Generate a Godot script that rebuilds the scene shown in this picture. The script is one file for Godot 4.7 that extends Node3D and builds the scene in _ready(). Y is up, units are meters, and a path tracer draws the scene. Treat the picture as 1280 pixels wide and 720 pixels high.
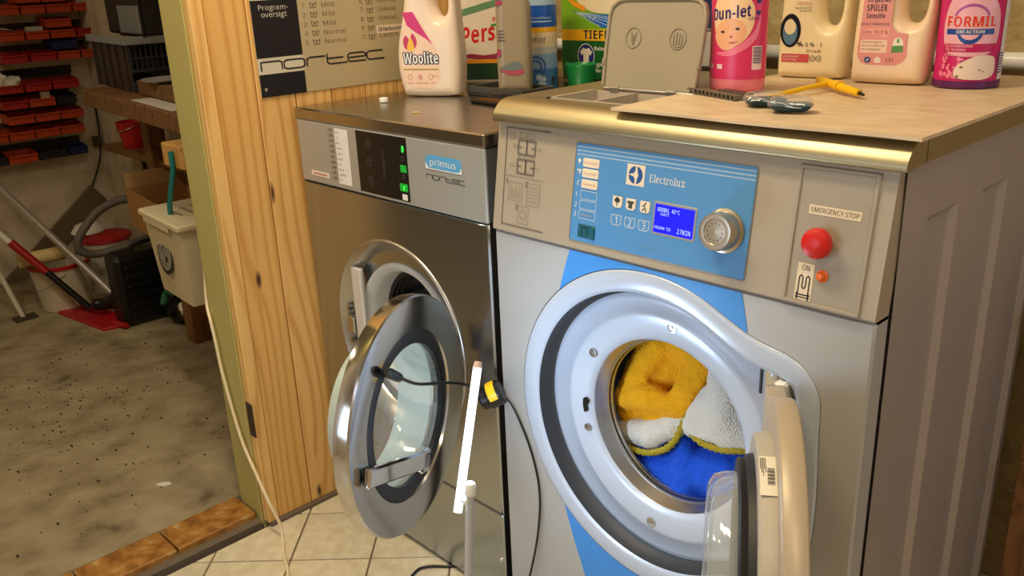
extends Node3D

# ---------------------------------------------------------------- helpers
var M := {}
var taken := {}

class B:
	# collects triangles; faces are given counter-clockwise seen from outside
	var st := SurfaceTool.new()
	var xf := Transform3D()
	var grp := 0
	var n := 0
	func _init(t := Transform3D()) -> void:
		st.begin(Mesh.PRIMITIVE_TRIANGLES)
		xf = t
	func flat() -> void:
		st.set_smooth_group(-1)
	func smooth() -> void:
		grp += 1
		st.set_smooth_group(grp)
	func tri(a: Vector3, b: Vector3, c: Vector3) -> void:
		st.add_vertex(xf * a)
		st.add_vertex(xf * c)
		st.add_vertex(xf * b)
		n += 1
	func quad(a: Vector3, b: Vector3, c: Vector3, d: Vector3) -> void:
		tri(a, b, c)
		tri(a, c, d)
	func box(c: Vector3, s: Vector3, bev := 0.0) -> B:
		flat()
		var h := s / 2.0
		var b: float = min(bev, min(h.x, min(h.y, h.z)) * 0.98)
		if b <= 0.0:
			b = 0.0
		var v := func(sx, sy, sz, ax):
			var p := Vector3(sx * h.x, sy * h.y, sz * h.z)
			if ax != 0: p.x -= sx * b
			if ax != 1: p.y -= sy * b
			if ax != 2: p.z -= sz * b
			return c + p
		for ax in 3:
			for s1 in [-1, 1]:
				var q := []
				for k in [[-1, -1], [1, -1], [1, 1], [-1, 1]]:
					var e := [0, 0, 0]
					e[ax] = s1
					e[(ax + 1) % 3] = k[0]
					e[(ax + 2) % 3] = k[1]
					q.append(v.call(e[0], e[1], e[2], ax))
				if s1 > 0: quad(q[0], q[1], q[2], q[3])
				else: quad(q[3], q[2], q[1], q[0])
		if b > 0.0:
			for ax in 3:
				var bx := (ax + 1) % 3
				var cx := (ax + 2) % 3
				for s1 in [-1, 1]:
					for s2 in [-1, 1]:
						var lo := [0, 0, 0]
						lo[bx] = s1
						lo[cx] = s2
						var hi := lo.duplicate()
						lo[ax] = -1
						hi[ax] = 1
						var p0: Vector3 = v.call(lo[0], lo[1], lo[2], bx)
						var p1: Vector3 = v.call(hi[0], hi[1], hi[2], bx)
						var p2: Vector3 = v.call(hi[0], hi[1], hi[2], cx)
						var p3: Vector3 = v.call(lo[0], lo[1], lo[2], cx)
						if s1 * s2 > 0: quad(p0, p3, p2, p1)
						else: quad(p0, p1, p2, p3)
			for sx in [-1, 1]:
				for sy in [-1, 1]:
					for sz in [-1, 1]:
						var a0: Vector3 = v.call(sx, sy, sz, 0)
						var a1: Vector3 = v.call(sx, sy, sz, 1)
						var a2: Vector3 = v.call(sx, sy, sz, 2)
						if sx * sy * sz > 0: tri(a0, a1, a2)
						else: tri(a0, a2, a1)
		return self
	func rings(rs: Array, closed := true, angle := 35.0) -> B:
		# quads between successive rings; rings run counter-clockwise seen from the side the rings move towards
		smooth()
		for i in rs.size() - 1:
			var r0: PackedVector3Array = rs[i]
			var r1: PackedVector3Array = rs[i + 1]
			if i > 0:
				var rp: PackedVector3Array = rs[i - 1]
				var d0 := r0[0] - rp[0]
				var d1 := r1[0] - r0[0]
				if d0.length() > 1e-7 and d1.length() > 1e-7 and d0.angle_to(d1) > deg_to_rad(angle):
					smooth()
			var m := r0.size()
			for k in (m if closed else m - 1):
				var j := (k + 1) % m
				quad(r0[k], r0[j], r1[j], r1[k])
		return self
	func lathe(prof: Array, seg := 32, t := Transform3D(), a0 := 0.0, a1 := TAU) -> B:
		# profile of Vector2(radius, height), turned about local y; bottom to top gives outward faces
		var rs := []
		var closed := absf(a1 - a0 - TAU) < 1e-4
		for p in prof:
			var r := PackedVector3Array()
			for k in (seg if closed else seg + 1):
				var a: float = a0 + (a1 - a0) * k / seg
				r.append(t * Vector3(maxf(p.x, 0.00001) * cos(a), p.y, -maxf(p.x, 0.00001) * sin(a)))
			rs.append(r)
		return rings(rs, closed)
	func tube(pts: Array, r, seg := 8, caps := true) -> B:
		var rs := []
		var up := Vector3.UP
		var d0: Vector3 = (pts[1] - pts[0]).normalized()
		if absf(d0.dot(up)) > 0.9: up = Vector3.RIGHT
		var nx := up.cross(d0).normalized()
		for i in pts.size():
			var d: Vector3 = (pts[mini(i + 1, pts.size() - 1)] - pts[maxi(i - 1, 0)]).normalized()
			nx = (nx - d * nx.dot(d)).normalized()
			var ny := d.cross(nx)
			var rr: float = r[i] if r is Array else r
			var ring := PackedVector3Array()
			for k in seg:
				var a := TAU * k / seg
				ring.append(pts[i] + (nx * cos(a) + ny * sin(a)) * rr)
			rs.append(ring)
		rings(rs, true, 80.0)
		if caps:
			flat()
			for k in seg:
				var j := (k + 1) % seg
				tri(pts[0], rs[0][j], rs[0][k])
				tri(pts[-1], rs[-1][k], rs[-1][j])
		return self
	func extrude(poly: PackedVector2Array, z0: float, z1: float, bev := 0.0, t := Transform3D(), sm := false) -> B:
		# polygon in xy, from z0 up to z1; the z1 face gets the bevel
		var p := poly
		if Geometry2D.is_polygon_clockwise(p) == false:
			pass
		var area := 0.0
		for i in p.size():
			area += p[i].cross(p[(i + 1) % p.size()])
		if area < 0: p.reverse()
		var m := p.size()
		var ins := PackedVector2Array()
		for i in m:
			var e0 := (p[i] - p[(i + m - 1) % m]).normalized()
			var e1 := (p[(i + 1) % m] - p[i]).normalized()
			var nn := Vector2(-e0.y - e1.y, e0.x + e1.x)
			nn = nn.normalized() / maxf(0.35, nn.length() / 2.0)
			ins.append(p[i] + nn * bev)
		flat()
		var idx := Geometry2D.triangulate_polygon(p)
		var up := ins if bev > 0 else p
		for i in range(0, idx.size(), 3):
			var tr := [idx[i], idx[i + 1], idx[i + 2]]
			if (p[tr[1]] - p[tr[0]]).cross(p[tr[2]] - p[tr[0]]) < 0: tr = [tr[0], tr[2], tr[1]]
			tri(t * v3(up[tr[0]], z1), t * v3(up[tr[1]], z1), t * v3(up[tr[2]], z1))
			tri(t * v3(p[tr[0]], z0), t * v3(p[tr[2]], z0), t * v3(p[tr[1]], z0))
		if sm: smooth()
		for i in m:
			var j := (i + 1) % m
			quad(t * v3(p[i], z0), t * v3(p[j], z0), t * v3(p[j], z1 - bev), t * v3(p[i], z1 - bev))
		if bev > 0:
			if sm: smooth()
			for i in m:
				var j := (i + 1) % m
				quad(t * v3(p[i], z1 - bev), t * v3(p[j], z1 - bev), t * v3(ins[j], z1), t * v3(ins[i], z1))
		return self
	func sheet(poly: PackedVector2Array, f: Callable) -> B:
		# a printed patch laid on a surface: f maps Vector2 to Vector3
		var p := poly
		var area := 0.0
		for i in p.size():
			area += p[i].cross(p[(i + 1) % p.size()])
		if area < 0: p.reverse()
		smooth()
		var idx := Geometry2D.triangulate_polygon(p)
		for i in range(0, idx.size(), 3):
			var tr := [idx[i], idx[i + 1], idx[i + 2]]
			if (p[tr[1]] - p[tr[0]]).cross(p[tr[2]] - p[tr[0]]) < 0: tr = [tr[0], tr[2], tr[1]]
			tri(f.call(p[tr[0]]), f.call(p[tr[1]]), f.call(p[tr[2]]))
		return self
	func grid(f: Callable, nu: int, nv: int) -> B:
		smooth()
		var g := []
		for i in nu + 1:
			var row := PackedVector3Array()
			for j in nv + 1: row.append(f.call(float(i) / nu, float(j) / nv))
			g.append(row)
		for i in nu:
			for j in nv: quad(g[i][j], g[i + 1][j], g[i + 1][j + 1], g[i][j + 1])
		return self
	func ribbon(pts: Array, w: float, t := Transform3D(), closed := false) -> B:
		# a flat painted line in the xy plane
		flat()
		var m := pts.size()
		var l := []
		var r := []
		for i in m:
			var p: Vector2 = pts[i]
			var a: Vector2 = pts[(i + m - 1) % m] if closed or i > 0 else p
			var b: Vector2 = pts[(i + 1) % m] if closed or i < m - 1 else p
			var e0 := (p - a).normalized() if a != p else (b - p).normalized()
			var e1 := (b - p).normalized() if a != p and b != p else e0
			var nn := Vector2(-e0.y - e1.y, e0.x + e1.x)
			nn = nn.normalized() / maxf(0.5, nn.length() / 2.0)
			l.append(t * v3(p + nn * w / 2, 0))
			r.append(t * v3(p - nn * w / 2, 0))
		for i in (m if closed else m - 1):
			var j := (i + 1) % m
			quad(r[i], r[j], l[j], l[i])
		return self
	func text(s: String, h: float, t: Transform3D, o := {}) -> B:
		# h is the height of a capital; o: w (fit the width), font, bold, align (-1 left, 0, 1), map (Callable)
		var f := SystemFont.new()
		f.font_names = PackedStringArray([o.get("font", "Droid Sans")])
		f.font_weight = 700 if o.get("bold", false) else 400
		var tm := TextMesh.new()
		tm.font = f
		tm.text = s
		tm.font_size = 32
		tm.pixel_size = h / 0.714 / 32.0
		tm.depth = 0.0
		tm.curve_step = 3.0
		var a := tm.get_mesh_arrays()
		if a.is_empty() or a[Mesh.ARRAY_VERTEX] == null: return self
		var vs: PackedVector3Array = a[Mesh.ARRAY_VERTEX]
		if vs.is_empty(): return self
		var x0 := 1e9
		var x1 := -1e9
		for p in vs:
			x0 = minf(x0, p.x)
			x1 = maxf(x1, p.x)
		# the foot of an H gives the base line
		tm.text = "H"
		var y0 := 1e9
		for p: Vector3 in tm.get_mesh_arrays()[Mesh.ARRAY_VERTEX]: y0 = minf(y0, p.y)
		var k: float = o.w / (x1 - x0) if o.has("w") else 1.0
		var al: int = o.get("align", -1)
		var sh: float = x0 if al < 0 else (x0 + x1) / 2 if al == 0 else x1
		var ix: PackedInt32Array = a[Mesh.ARRAY_INDEX]
		var mp = o.get("map")
		var sk: float = o.get("skew", 0.0)
		if mp is Callable: smooth()
		else: flat()
		for i in range(0, ix.size(), 3):
			var q := []
			for c in 3:
				var p := vs[ix[i + c]]
				var v := t * Vector3((p.x - sh) * k + sk * (p.y - y0), p.y - y0, 0)
				q.append(mp.call(Vector2(v.x, v.y)) if mp is Callable else v)
			# TextMesh is already clockwise
			st.add_vertex(xf * q[0])
			st.add_vertex(xf * q[1])
			st.add_vertex(xf * q[2])
			n += 1
		return self
	func done() -> ArrayMesh:
		st.generate_normals()
		st.index()
		return st.commit()
	static func v3(p: Vector2, z: float) -> Vector3:
		return Vector3(p.x, p.y, z)

func T(x: float, y: float, z: float, b := Basis()) -> Transform3D:
	return Transform3D(b, Vector3(x, y, z))

func ry(a: float) -> Basis:
	return Basis(Vector3.UP, a)

# local y axis laid along a direction
func along(d: Vector3) -> Basis:
	var y := d.normalized()
	var x := (Vector3.UP if absf(y.y) < 0.9 else Vector3.RIGHT).cross(y).normalized()
	return Basis(x, y, x.cross(y))

func rect(x0: float, y0: float, x1: float, y1: float, r := 0.0, k := 4) -> PackedVector2Array:
	if r <= 0.0:
		return PackedVector2Array([Vector2(x0, y0), Vector2(x1, y0), Vector2(x1, y1), Vector2(x0, y1)])
	var p := PackedVector2Array()
	for c in [[x1 - r, y0 + r, -90], [x1 - r, y1 - r, 0], [x0 + r, y1 - r, 90], [x0 + r, y0 + r, 180]]:
		for i in k + 1:
			var a := deg_to_rad(c[2] + 90.0 * i / k)
			p.append(Vector2(c[0] + r * cos(a), c[1] + r * sin(a)))
	return p

func disc(x: float, y: float, r: float, k := 24, ry_ := -1.0) -> PackedVector2Array:
	var p := PackedVector2Array()
	for i in k: p.append(Vector2(x + r * cos(TAU * i / k), y + (r if ry_ < 0 else ry_) * sin(TAU * i / k)))
	return p

func pv(a: Array) -> PackedVector2Array:
	var p := PackedVector2Array()
	for i in range(0, a.size(), 2): p.append(Vector2(a[i], a[i + 1]))
	return p

func chaikin(p: PackedVector2Array, times := 2) -> PackedVector2Array:
	for t in times:
		var q := PackedVector2Array()
		for i in p.size():
			var a := p[i]
			var b := p[(i + 1) % p.size()]
			q.append(a.lerp(b, 0.25))
			q.append(a.lerp(b, 0.75))
		p = q
	return p

func curve(pts: Array, step := 0.02) -> Array:
	# Catmull-Rom through the points
	var out := []
	for i in pts.size() - 1:
		var p0: Vector3 = pts[maxi(i - 1, 0)]
		var p1: Vector3 = pts[i]
		var p2: Vector3 = pts[i + 1]
		var p3: Vector3 = pts[mini(i + 2, pts.size() - 1)]
		var m := maxi(2, int(p1.distance_to(p2) / step))
		for k in m: out.append(p1.cubic_interpolate(p2, p0, p3, float(k) / m))
	out.append(pts[-1])
	return out

func numbered(parent: Node, called: String) -> String:
	var key := str(parent.get_instance_id()) + called
	var k: int = taken.get(key, 0)
	taken[key] = k + 1
	return called if k == 0 else "%s_%03d" % [called, k]

func thing(called: String, label: String, category: String, at := Vector3.ZERO, turn := 0.0, group := "") -> Node3D:
	var o := Node3D.new()
	o.name = numbered(self, called)
	add_child(o, true)
	o.position = at
	o.rotation.y = turn
	return tag(o, label, category, group)

func tag(o: Node3D, label: String, category: String, group := "") -> Node3D:
	o.set_meta("label", label)
	o.set_meta("category", category)
	if group != "": o.set_meta("group", group)
	return o

func part(parent: Node, called: String, b, m: Material, label := "", t := Transform3D()) -> MeshInstance3D:
	var o := MeshInstance3D.new()
	o.name = numbered(parent, called)
	o.mesh = b.done() if b is B else b
	o.material_override = m
	o.transform = t
	o.cast_shadow = GeometryInstance3D.SHADOW_CASTING_SETTING_ON
	parent.add_child(o, true)
	if label != "": o.set_meta("label", label)
	return o

func struct(called: String, b, m: Material) -> MeshInstance3D:
	var o := part(self, called, b, m)
	o.set_meta("kind", "structure")
	return o

func copy(o: Node3D, called: String, label: String, group := "") -> Node3D:
	var c: Node3D = o.duplicate()
	c.name = numbered(self, called)
	add_child(c, true)
	return tag(c, label, o.get_meta("category"), group if group != "" else o.get_meta("group", ""))

# surface nets over a sampled field (negative inside)
func snet(f: PackedFloat32Array, nx: int, ny: int, nz: int, lo: Vector3, cell: float) -> B:
	var b := B.new()
	b.smooth()
	var vid := {}
	var at := func(i: int, j: int, k: int) -> int: return (i * ny + j) * nz + k
	for i in nx - 1:
		for j in ny - 1:
			for k in nz - 1:
				var base := (i * ny + j) * nz + k
				var neg := 0
				var v := [f[base], f[base + 1], f[base + nz], f[base + nz + 1], f[base + ny * nz], f[base + ny * nz + 1], f[base + ny * nz + nz], f[base + ny * nz + nz + 1]]
				for q in 8:
					if v[q] < 0: neg += 1
				if neg == 0 or neg == 8: continue
				var s := Vector3.ZERO
				var c := 0
				for e in [[0, 1], [2, 3], [4, 5], [6, 7], [0, 2], [1, 3], [4, 6], [5, 7], [0, 4], [1, 5], [2, 6], [3, 7]]:
					var a: float = v[e[0]]
					var d: float = v[e[1]]
					if (a < 0) != (d < 0):
						var t := a / (a - d)
						var p0 := Vector3(e[0] >> 2, (e[0] >> 1) & 1, e[0] & 1)
						var p1 := Vector3(e[1] >> 2, (e[1] >> 1) & 1, e[1] & 1)
						s += p0.lerp(p1, t)
						c += 1
				vid[base] = lo + (Vector3(i, j, k) + s / c) * cell
	var st := [ny * nz, nz, 1]
	for i in range(1, nx - 1):
		for j in range(1, ny - 1):
			for k in range(1, nz - 1):
				var base := (i * ny + j) * nz + k
				for ax in 3:
					var s0 := f[base] < 0
					var s1 := f[base + st[ax]] < 0
					if s0 == s1: continue
					var u: int = st[(ax + 1) % 3]
					var w: int = st[(ax + 2) % 3]
					if not (vid.has(base) and vid.has(base - u) and vid.has(base - w) and vid.has(base - u - w)): continue
					if s0: b.quad(vid[base - u - w], vid[base - w], vid[base], vid[base - u])
					else: b.quad(vid[base - u - w], vid[base - u], vid[base], vid[base - w])
	return b

func poly_sd(p: Vector2, q: PackedVector2Array) -> float:
	var d := 1e9
	var s := 1.0
	var m := q.size()
	var j := m - 1
	for i in m:
		var a := q[i]
		var e := q[j] - a
		var w := p - a
		d = minf(d, (w - e * clampf(w.dot(e) / e.length_squared(), 0, 1)).length_squared())
		if (a.y > p.y) != (q[j].y > p.y) and p.x < e.x * (p.y - a.y) / e.y + a.x: s = -s
		j = i
	return s * sqrt(d)

# a blow-moulded bottle: outline with handle hole, given depth and rounded edges, as one skin
func moulded(outline: PackedVector2Array, hole: PackedVector2Array, depth: float, rnd: float, cell := 0.0032) -> B:
	var lo2 := outline[0]
	var hi2 := outline[0]
	for p in outline:
		lo2 = lo2.min(p)
		hi2 = hi2.max(p)
	var lo := Vector3(lo2.x, lo2.y, -depth / 2) - Vector3.ONE * cell * 2
	var nx := int((hi2.x - lo2.x) / cell) + 5
	var ny := int((hi2.y - lo2.y) / cell) + 5
	var nz := int(depth / cell) + 5
	var f := PackedFloat32Array()
	f.resize(nx * ny * nz)
	for i in nx:
		for j in ny:
			var p := Vector2(lo.x + i * cell, lo.y + j * cell)
			var d := poly_sd(p, outline)
			var h := depth / 2
			if hole.size() > 0 and d < cell * 3:
				var dh := poly_sd(p, hole)
				d = maxf(d, -dh)
				h -= depth * 0.17 * exp(-maxf(dh, 0.0) / 0.012)
			for k in nz:
				var qx := d + rnd
				var qy := absf(lo.z + k * cell) - h + rnd
				f[(i * ny + j) * nz + k] = minf(maxf(qx, qy), 0.0) + Vector2(maxf(qx, 0), maxf(qy, 0)).length() - rnd
	return snet(f, nx, ny, nz, lo, cell)

# cloth lump from tapered capsules [a, b, ra, rb], with folds from noise
func lump(caps: Array, cell: float, k: float, noise: FastNoiseLite, amp: float) -> B:
	var lo := Vector3.ONE * 1e9
	var hi := -lo
	for c in caps:
		for e in 2:
			var r: float = c[2 + e] + 0.012
			lo = lo.min(c[e] - Vector3.ONE * r)
			hi = hi.max(c[e] + Vector3.ONE * r)
	var nn := ((hi - lo) / cell).ceil() + Vector3.ONE * 2
	var nx := int(nn.x)
	var ny := int(nn.y)
	var nz := int(nn.z)
	var f := PackedFloat32Array()
	f.resize(nx * ny * nz)
	for i in nx:
		for j in ny:
			for l in nz:
				var p := lo + Vector3(i, j, l) * cell
				var d := 1.0
				for c in caps:
					var ab: Vector3 = c[1] - c[0]
					var t := clampf((p - c[0]).dot(ab) / maxf(ab.length_squared(), 1e-9), 0, 1)
					var e: float = p.distance_to(c[0] + ab * t) - lerpf(c[2], c[3], t)
					var h := clampf(0.5 + 0.5 * (d - e) / k, 0, 1)
					d = lerpf(d, e, h) - k * h * (1 - h)
				if d < 0.03: d += amp * noise.get_noise_3dv(p)
				f[(i * ny + j) * nz + l] = d
	return snet(f, nx, ny, nz, lo, cell)

# ---------------------------------------------------------------- materials
func mat(c: Color, rough := 0.5, metal := 0.0, spec := 0.5) -> StandardMaterial3D:
	var m := StandardMaterial3D.new()
	m.albedo_color = c
	m.roughness = rough
	m.metallic = metal
	m.metallic_specular = spec
	return m

func C(r: int, g: int, b: int) -> Color:
	return Color8(r, g, b)

func clear(c: Color, a: float, rough := 0.02) -> StandardMaterial3D:
	var m := mat(Color(c.r, c.g, c.b, a), rough)
	m.transparency = BaseMaterial3D.TRANSPARENCY_ALPHA
	return m

func noise(sd: int, freq: float, oct := 4) -> FastNoiseLite:
	var f := FastNoiseLite.new()
	f.seed = sd
	f.frequency = freq
	f.fractal_octaves = oct
	return f

func ntex(sd: int, freq: float, cols: Array, size := 512, oct := 5) -> NoiseTexture2D:
	var t := NoiseTexture2D.new()
	t.width = size
	t.height = size
	t.seamless = true
	t.noise = noise(sd, freq, oct)
	var g := Gradient.new()
	var offs := PackedFloat32Array()
	var cc := PackedColorArray()
	for i in range(0, cols.size(), 2):
		offs.append(cols[i])
		cc.append(cols[i + 1])
	g.offsets = offs
	g.colors = cc
	t.color_ramp = g
	return t

func tri_map(m: StandardMaterial3D, sc: Vector3, world := true) -> StandardMaterial3D:
	m.uv1_triplanar = true
	m.uv1_world_triplanar = world
	m.uv1_scale = sc
	m.uv1_triplanar_sharpness = 8.0
	return m

func wood_image(sd: int, base: Color, dark: Color, w := 256, h := 768) -> ImageTexture:
	var im := Image.create(w, h, false, Image.FORMAT_RGB8)
	var n1 := noise(sd, 0.004, 2)
	var n2 := noise(sd + 1, 0.05, 3)
	var rng := RandomNumberGenerator.new()
	rng.seed = sd
	var knots := []
	for i in 5: knots.append(Vector3(rng.randf() * w, rng.randf() * h, rng.randf_range(2.5, 4.5)))
	for y in h:
		for x in w:
			var u := float(x) + 34.0 * n1.get_noise_2d(x * 1.3, y * 0.55)
			var kd := 0.0
			for q in knots:
				var dx: float = x - q.x
				var dy: float = (y - q.y) * 0.35
				var e: float = sqrt(dx * dx + dy * dy)
				if e < 60.0:
					u += signf(dx) * 10.0 * exp(-e / 9.0)
					kd = maxf(kd, clampf(1.4 - sqrt(dx * dx + dy * dy * 4.0) / q.z, 0, 1))
			var ring := pow(0.5 + 0.5 * sin(u * 0.42 + 3.0 * n1.get_noise_2d(x * 0.4 + 300.0, y * 0.3)), 3.0)
			var fine := n2.get_noise_2d(x * 5.0, y * 0.18) * 0.5
			var t := clampf(ring * 0.42 + fine * 0.22 + 0.16 + 0.25 * n1.get_noise_2d(x * 0.5, y * 0.2 + 900.0), 0, 1)
			var c := base.lerp(dark, t)
			if kd > 0: c = c.lerp(Color(0.2, 0.1, 0.05), kd * 0.85)
			im.set_pixel(x, y, c)
	return ImageTexture.create_from_image(im)

func make_materials() -> void:
	M.pine = []
	for i in 3:
		var m := mat(Color.WHITE, 0.42)
		m.albedo_texture = wood_image(11 + i * 7, [C(240, 198, 126), C(232, 188, 114), C(242, 202, 132)][i], C(194, 134, 64))
		tri_map(m, Vector3(2.4, 0.38, 2.4))
		m.uv1_offset = Vector3(0.13 * i, 0.0, 0.27 * i)
		M.pine.append(m)
	var wd := mat(Color.WHITE, 0.65)
	wd.albedo_texture = wood_image(91, C(150, 108, 66), C(92, 60, 34), 192, 384)
	M.bench = tri_map(wd, Vector3(3, 3, 1.0))
	var lam := mat(Color.WHITE, 0.42)
	lam.albedo_texture = ntex(5, 0.012, [0.0, C(204, 178, 142), 0.5, C(216, 192, 158), 1.0, C(226, 206, 176)])
	M.laminate = tri_map(lam, Vector3(2.0, 2.0, 5.0))
	var con := mat(Color.WHITE, 0.85)
	con.albedo_texture = ntex(21, 0.006, [0.0, C(100, 88, 66), 0.2, C(138, 124, 98), 0.5, C(156, 142, 114), 1.0, C(172, 160, 132)], 1024, 6)
	con.heightmap_enabled = true
	con.heightmap_texture = ntex(22, 0.03, [0.0, Color.BLACK, 1.0, Color.WHITE], 512, 5)
	con.heightmap_scale = 0.6
	M.concrete = tri_map(con, Vector3(0.9, 0.9, 0.9))
	var pl := mat(Color.WHITE, 0.9)
	pl.albedo_texture = ntex(31, 0.01, [0.0, C(186, 170, 144), 0.5, C(214, 200, 178), 1.0, C(224, 212, 192)])
	M.plaster = tri_map(pl, Vector3(0.8, 0.8, 0.8))
	var kp := mat(Color.WHITE, 0.9)
	kp.albedo_texture = ntex(33, 0.012, [0.0, C(150, 128, 86), 0.5, C(180, 158, 110), 1.0, C(196, 174, 128)])
	kp.heightmap_enabled = true
	kp.heightmap_texture = ntex(34, 0.06, [0.0, Color.BLACK, 1.0, Color.WHITE], 512, 4)
	kp.heightmap_scale = 0.4
	M.khaki = tri_map(kp, Vector3(1.2, 1.2, 1.2))
	M.tile = []
	for i in 3:
		var tm := mat(Color.WHITE, 0.28)
		var k := [1.0, 0.97, 1.02][i] as float
		tm.albedo_texture = ntex(41 + i, 0.03, [0.0, Color(0.82 * k, 0.77 * k, 0.65 * k), 0.6, Color(0.87 * k, 0.83 * k, 0.72 * k), 1.0, Color(0.91 * k, 0.88 * k, 0.78 * k)], 256)
		M.tile.append(tri_map(tm, Vector3(3, 3, 3)))
	M.grout = mat(C(120, 106, 82), 0.95)
	M.mortar = mat(C(112, 98, 82), 0.95)
	var br := mat(Color.WHITE, 0.5)
	br.albedo_texture = ntex(51, 0.015, [0.0, C(122, 78, 30), 0.45, C(162, 112, 50), 0.75, C(178, 130, 68), 1.0, C(204, 178, 132)], 256)
	M.clinker = tri_map(br, Vector3(5, 5, 5))
	M.olive = mat(C(184, 170, 100), 0.5)
	# metals
	M.steel = mat(C(174, 181, 188), 0.26, 1.0)
	var s2 := mat(C(206, 202, 190), 0.24, 1.0)
	s2.albedo_color = C(172, 170, 164)
	M.steel_top = s2
	M.bull = mat(C(178, 167, 134), 0.44, 1.0)
	M.chrome = mat(C(225, 225, 225), 0.08, 1.0)
	M.satin = mat(C(190, 190, 190), 0.3, 1.0)
	M.dark_steel = mat(C(120, 116, 110), 0.3, 1.0)
	M.silver = mat(C(184, 184, 184), 0.42, 0.15)
	M.ring = mat(C(194, 205, 224), 0.28, 0.12)
	M.fascia = mat(C(175, 162, 142), 0.45, 0.1)
	M.side = mat(C(170, 160, 156), 0.38, 0.15)
	M.blue = mat(C(82, 146, 206), 0.4)
	M.decor = mat(C(62, 146, 230), 0.35)
	M.blue_dark = mat(C(30, 84, 150), 0.45)
	M.print_white = mat(C(232, 226, 210), 0.5)
	M.print_grey = mat(C(110, 104, 96), 0.6)
	M.print_light = mat(C(176, 198, 220), 0.5)
	M.cream = mat(C(236, 220, 196), 0.4)
	M.black = mat(C(14, 14, 16), 0.35)
	M.rubber = mat(C(26, 27, 30), 0.55)
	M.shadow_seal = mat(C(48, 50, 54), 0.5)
	M.white = mat(C(236, 236, 232), 0.3)
	M.white_matt = mat(C(226, 222, 212), 0.6)
	M.red = mat(C(206, 26, 22), 0.35)
	M.yellow = mat(C(240, 190, 14), 0.4)
	M.navy = mat(C(20, 40, 110), 0.4)
	M.glass = clear(C(225, 240, 238), 0.1)
	M.frost = mat(C(205, 222, 214), 0.15)
	M.frost.transparency = BaseMaterial3D.TRANSPARENCY_ALPHA
	M.frost.albedo_color.a = 0.45

# ---------------------------------------------------------------- the place
func _ready() -> void:
	var cam := Camera3D.new()
	cam.name = "camera"
	cam.basis = Basis(Vector3.UP, 0.8158) * Basis(Vector3.RIGHT, -0.34413) * Basis(Vector3.BACK, -0.04244)
	cam.position = Vector3(1.16423, 1.3154, 1.05808)
	cam.fov = 36.09
	cam.near = 0.02
	add_child(cam)
	cam.current = true
	var we := WorldEnvironment.new()
	we.name = "environment"
	var env := Environment.new()
	env.background_mode = Environment.BG_COLOR
	env.background_color = Color(0.62, 0.72, 0.86)
	env.tonemap_mode = Environment.TONE_MAPPER_LINEAR
	env.tonemap_exposure = 1.8
	env.sdfgi_enabled = true
	env.ssao_enabled = true
	env.ssil_enabled = true
	we.environment = env
	add_child(we)
	area_light("ceiling_lamp_light", Vector3(-0.12, 2.3, 0.46), Vector3(-90, 0, 0), Vector2(0.7, 0.2), Color(1.0, 0.925, 0.78), 1.1)
	area_light("ceiling_lamp_light", Vector3(1.25, 2.3, 0.9), Vector3(-90, 0, 0), Vector2(0.7, 0.2), Color(1.0, 0.925, 0.76), 0.5)
	area_light("window_light", Vector3(-0.12, 1.15, 2.56), Vector3(-8, 0, 0), Vector2(1.0, 1.0), Color(0.86, 0.92, 1.0), 0.45)
	area_light("side_window_light", Vector3(2.36, 1.5, -0.1), Vector3(0, 90, 0), Vector2(0.9, 0.8), Color(0.95, 0.92, 0.95), 0.16)
	area_light("workshop_lamp_light", Vector3(-1.75, 2.3, 1.15), Vector3(-90, 0, 0), Vector2(0.9, 0.14), Color(1.0, 0.92, 0.78), 0.5)

	make_materials()
	build_rooms()
	build_steel_washer()
	build_grey_washer()
	build_wall_things()
	build_top_left()
	build_top_right()
	build_cords()
	build_workshop()

func area_light(called: String, at: Vector3, rot: Vector3, size: Vector2, col: Color, e: float) -> void:
	var l := AreaLight3D.new()
	l.name = called
	l.position = at
	l.rotation_degrees = rot
	l.area_size = size
	l.light_color = col
	l.light_energy = e
	l.area_range = 9.0
	l.area_attenuation = 2.0
	l.shadow_enabled = true
	add_child(l)

func slab(x0: float, x1: float, y0: float, y1: float, z0: float, z1: float, b: B = null, bev := 0.0) -> B:
	if b == null: b = B.new()
	return b.box(Vector3((x0 + x1) / 2, (y0 + y1) / 2, (z0 + z1) / 2), Vector3(x1 - x0, y1 - y0, z1 - z0), bev)

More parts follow.
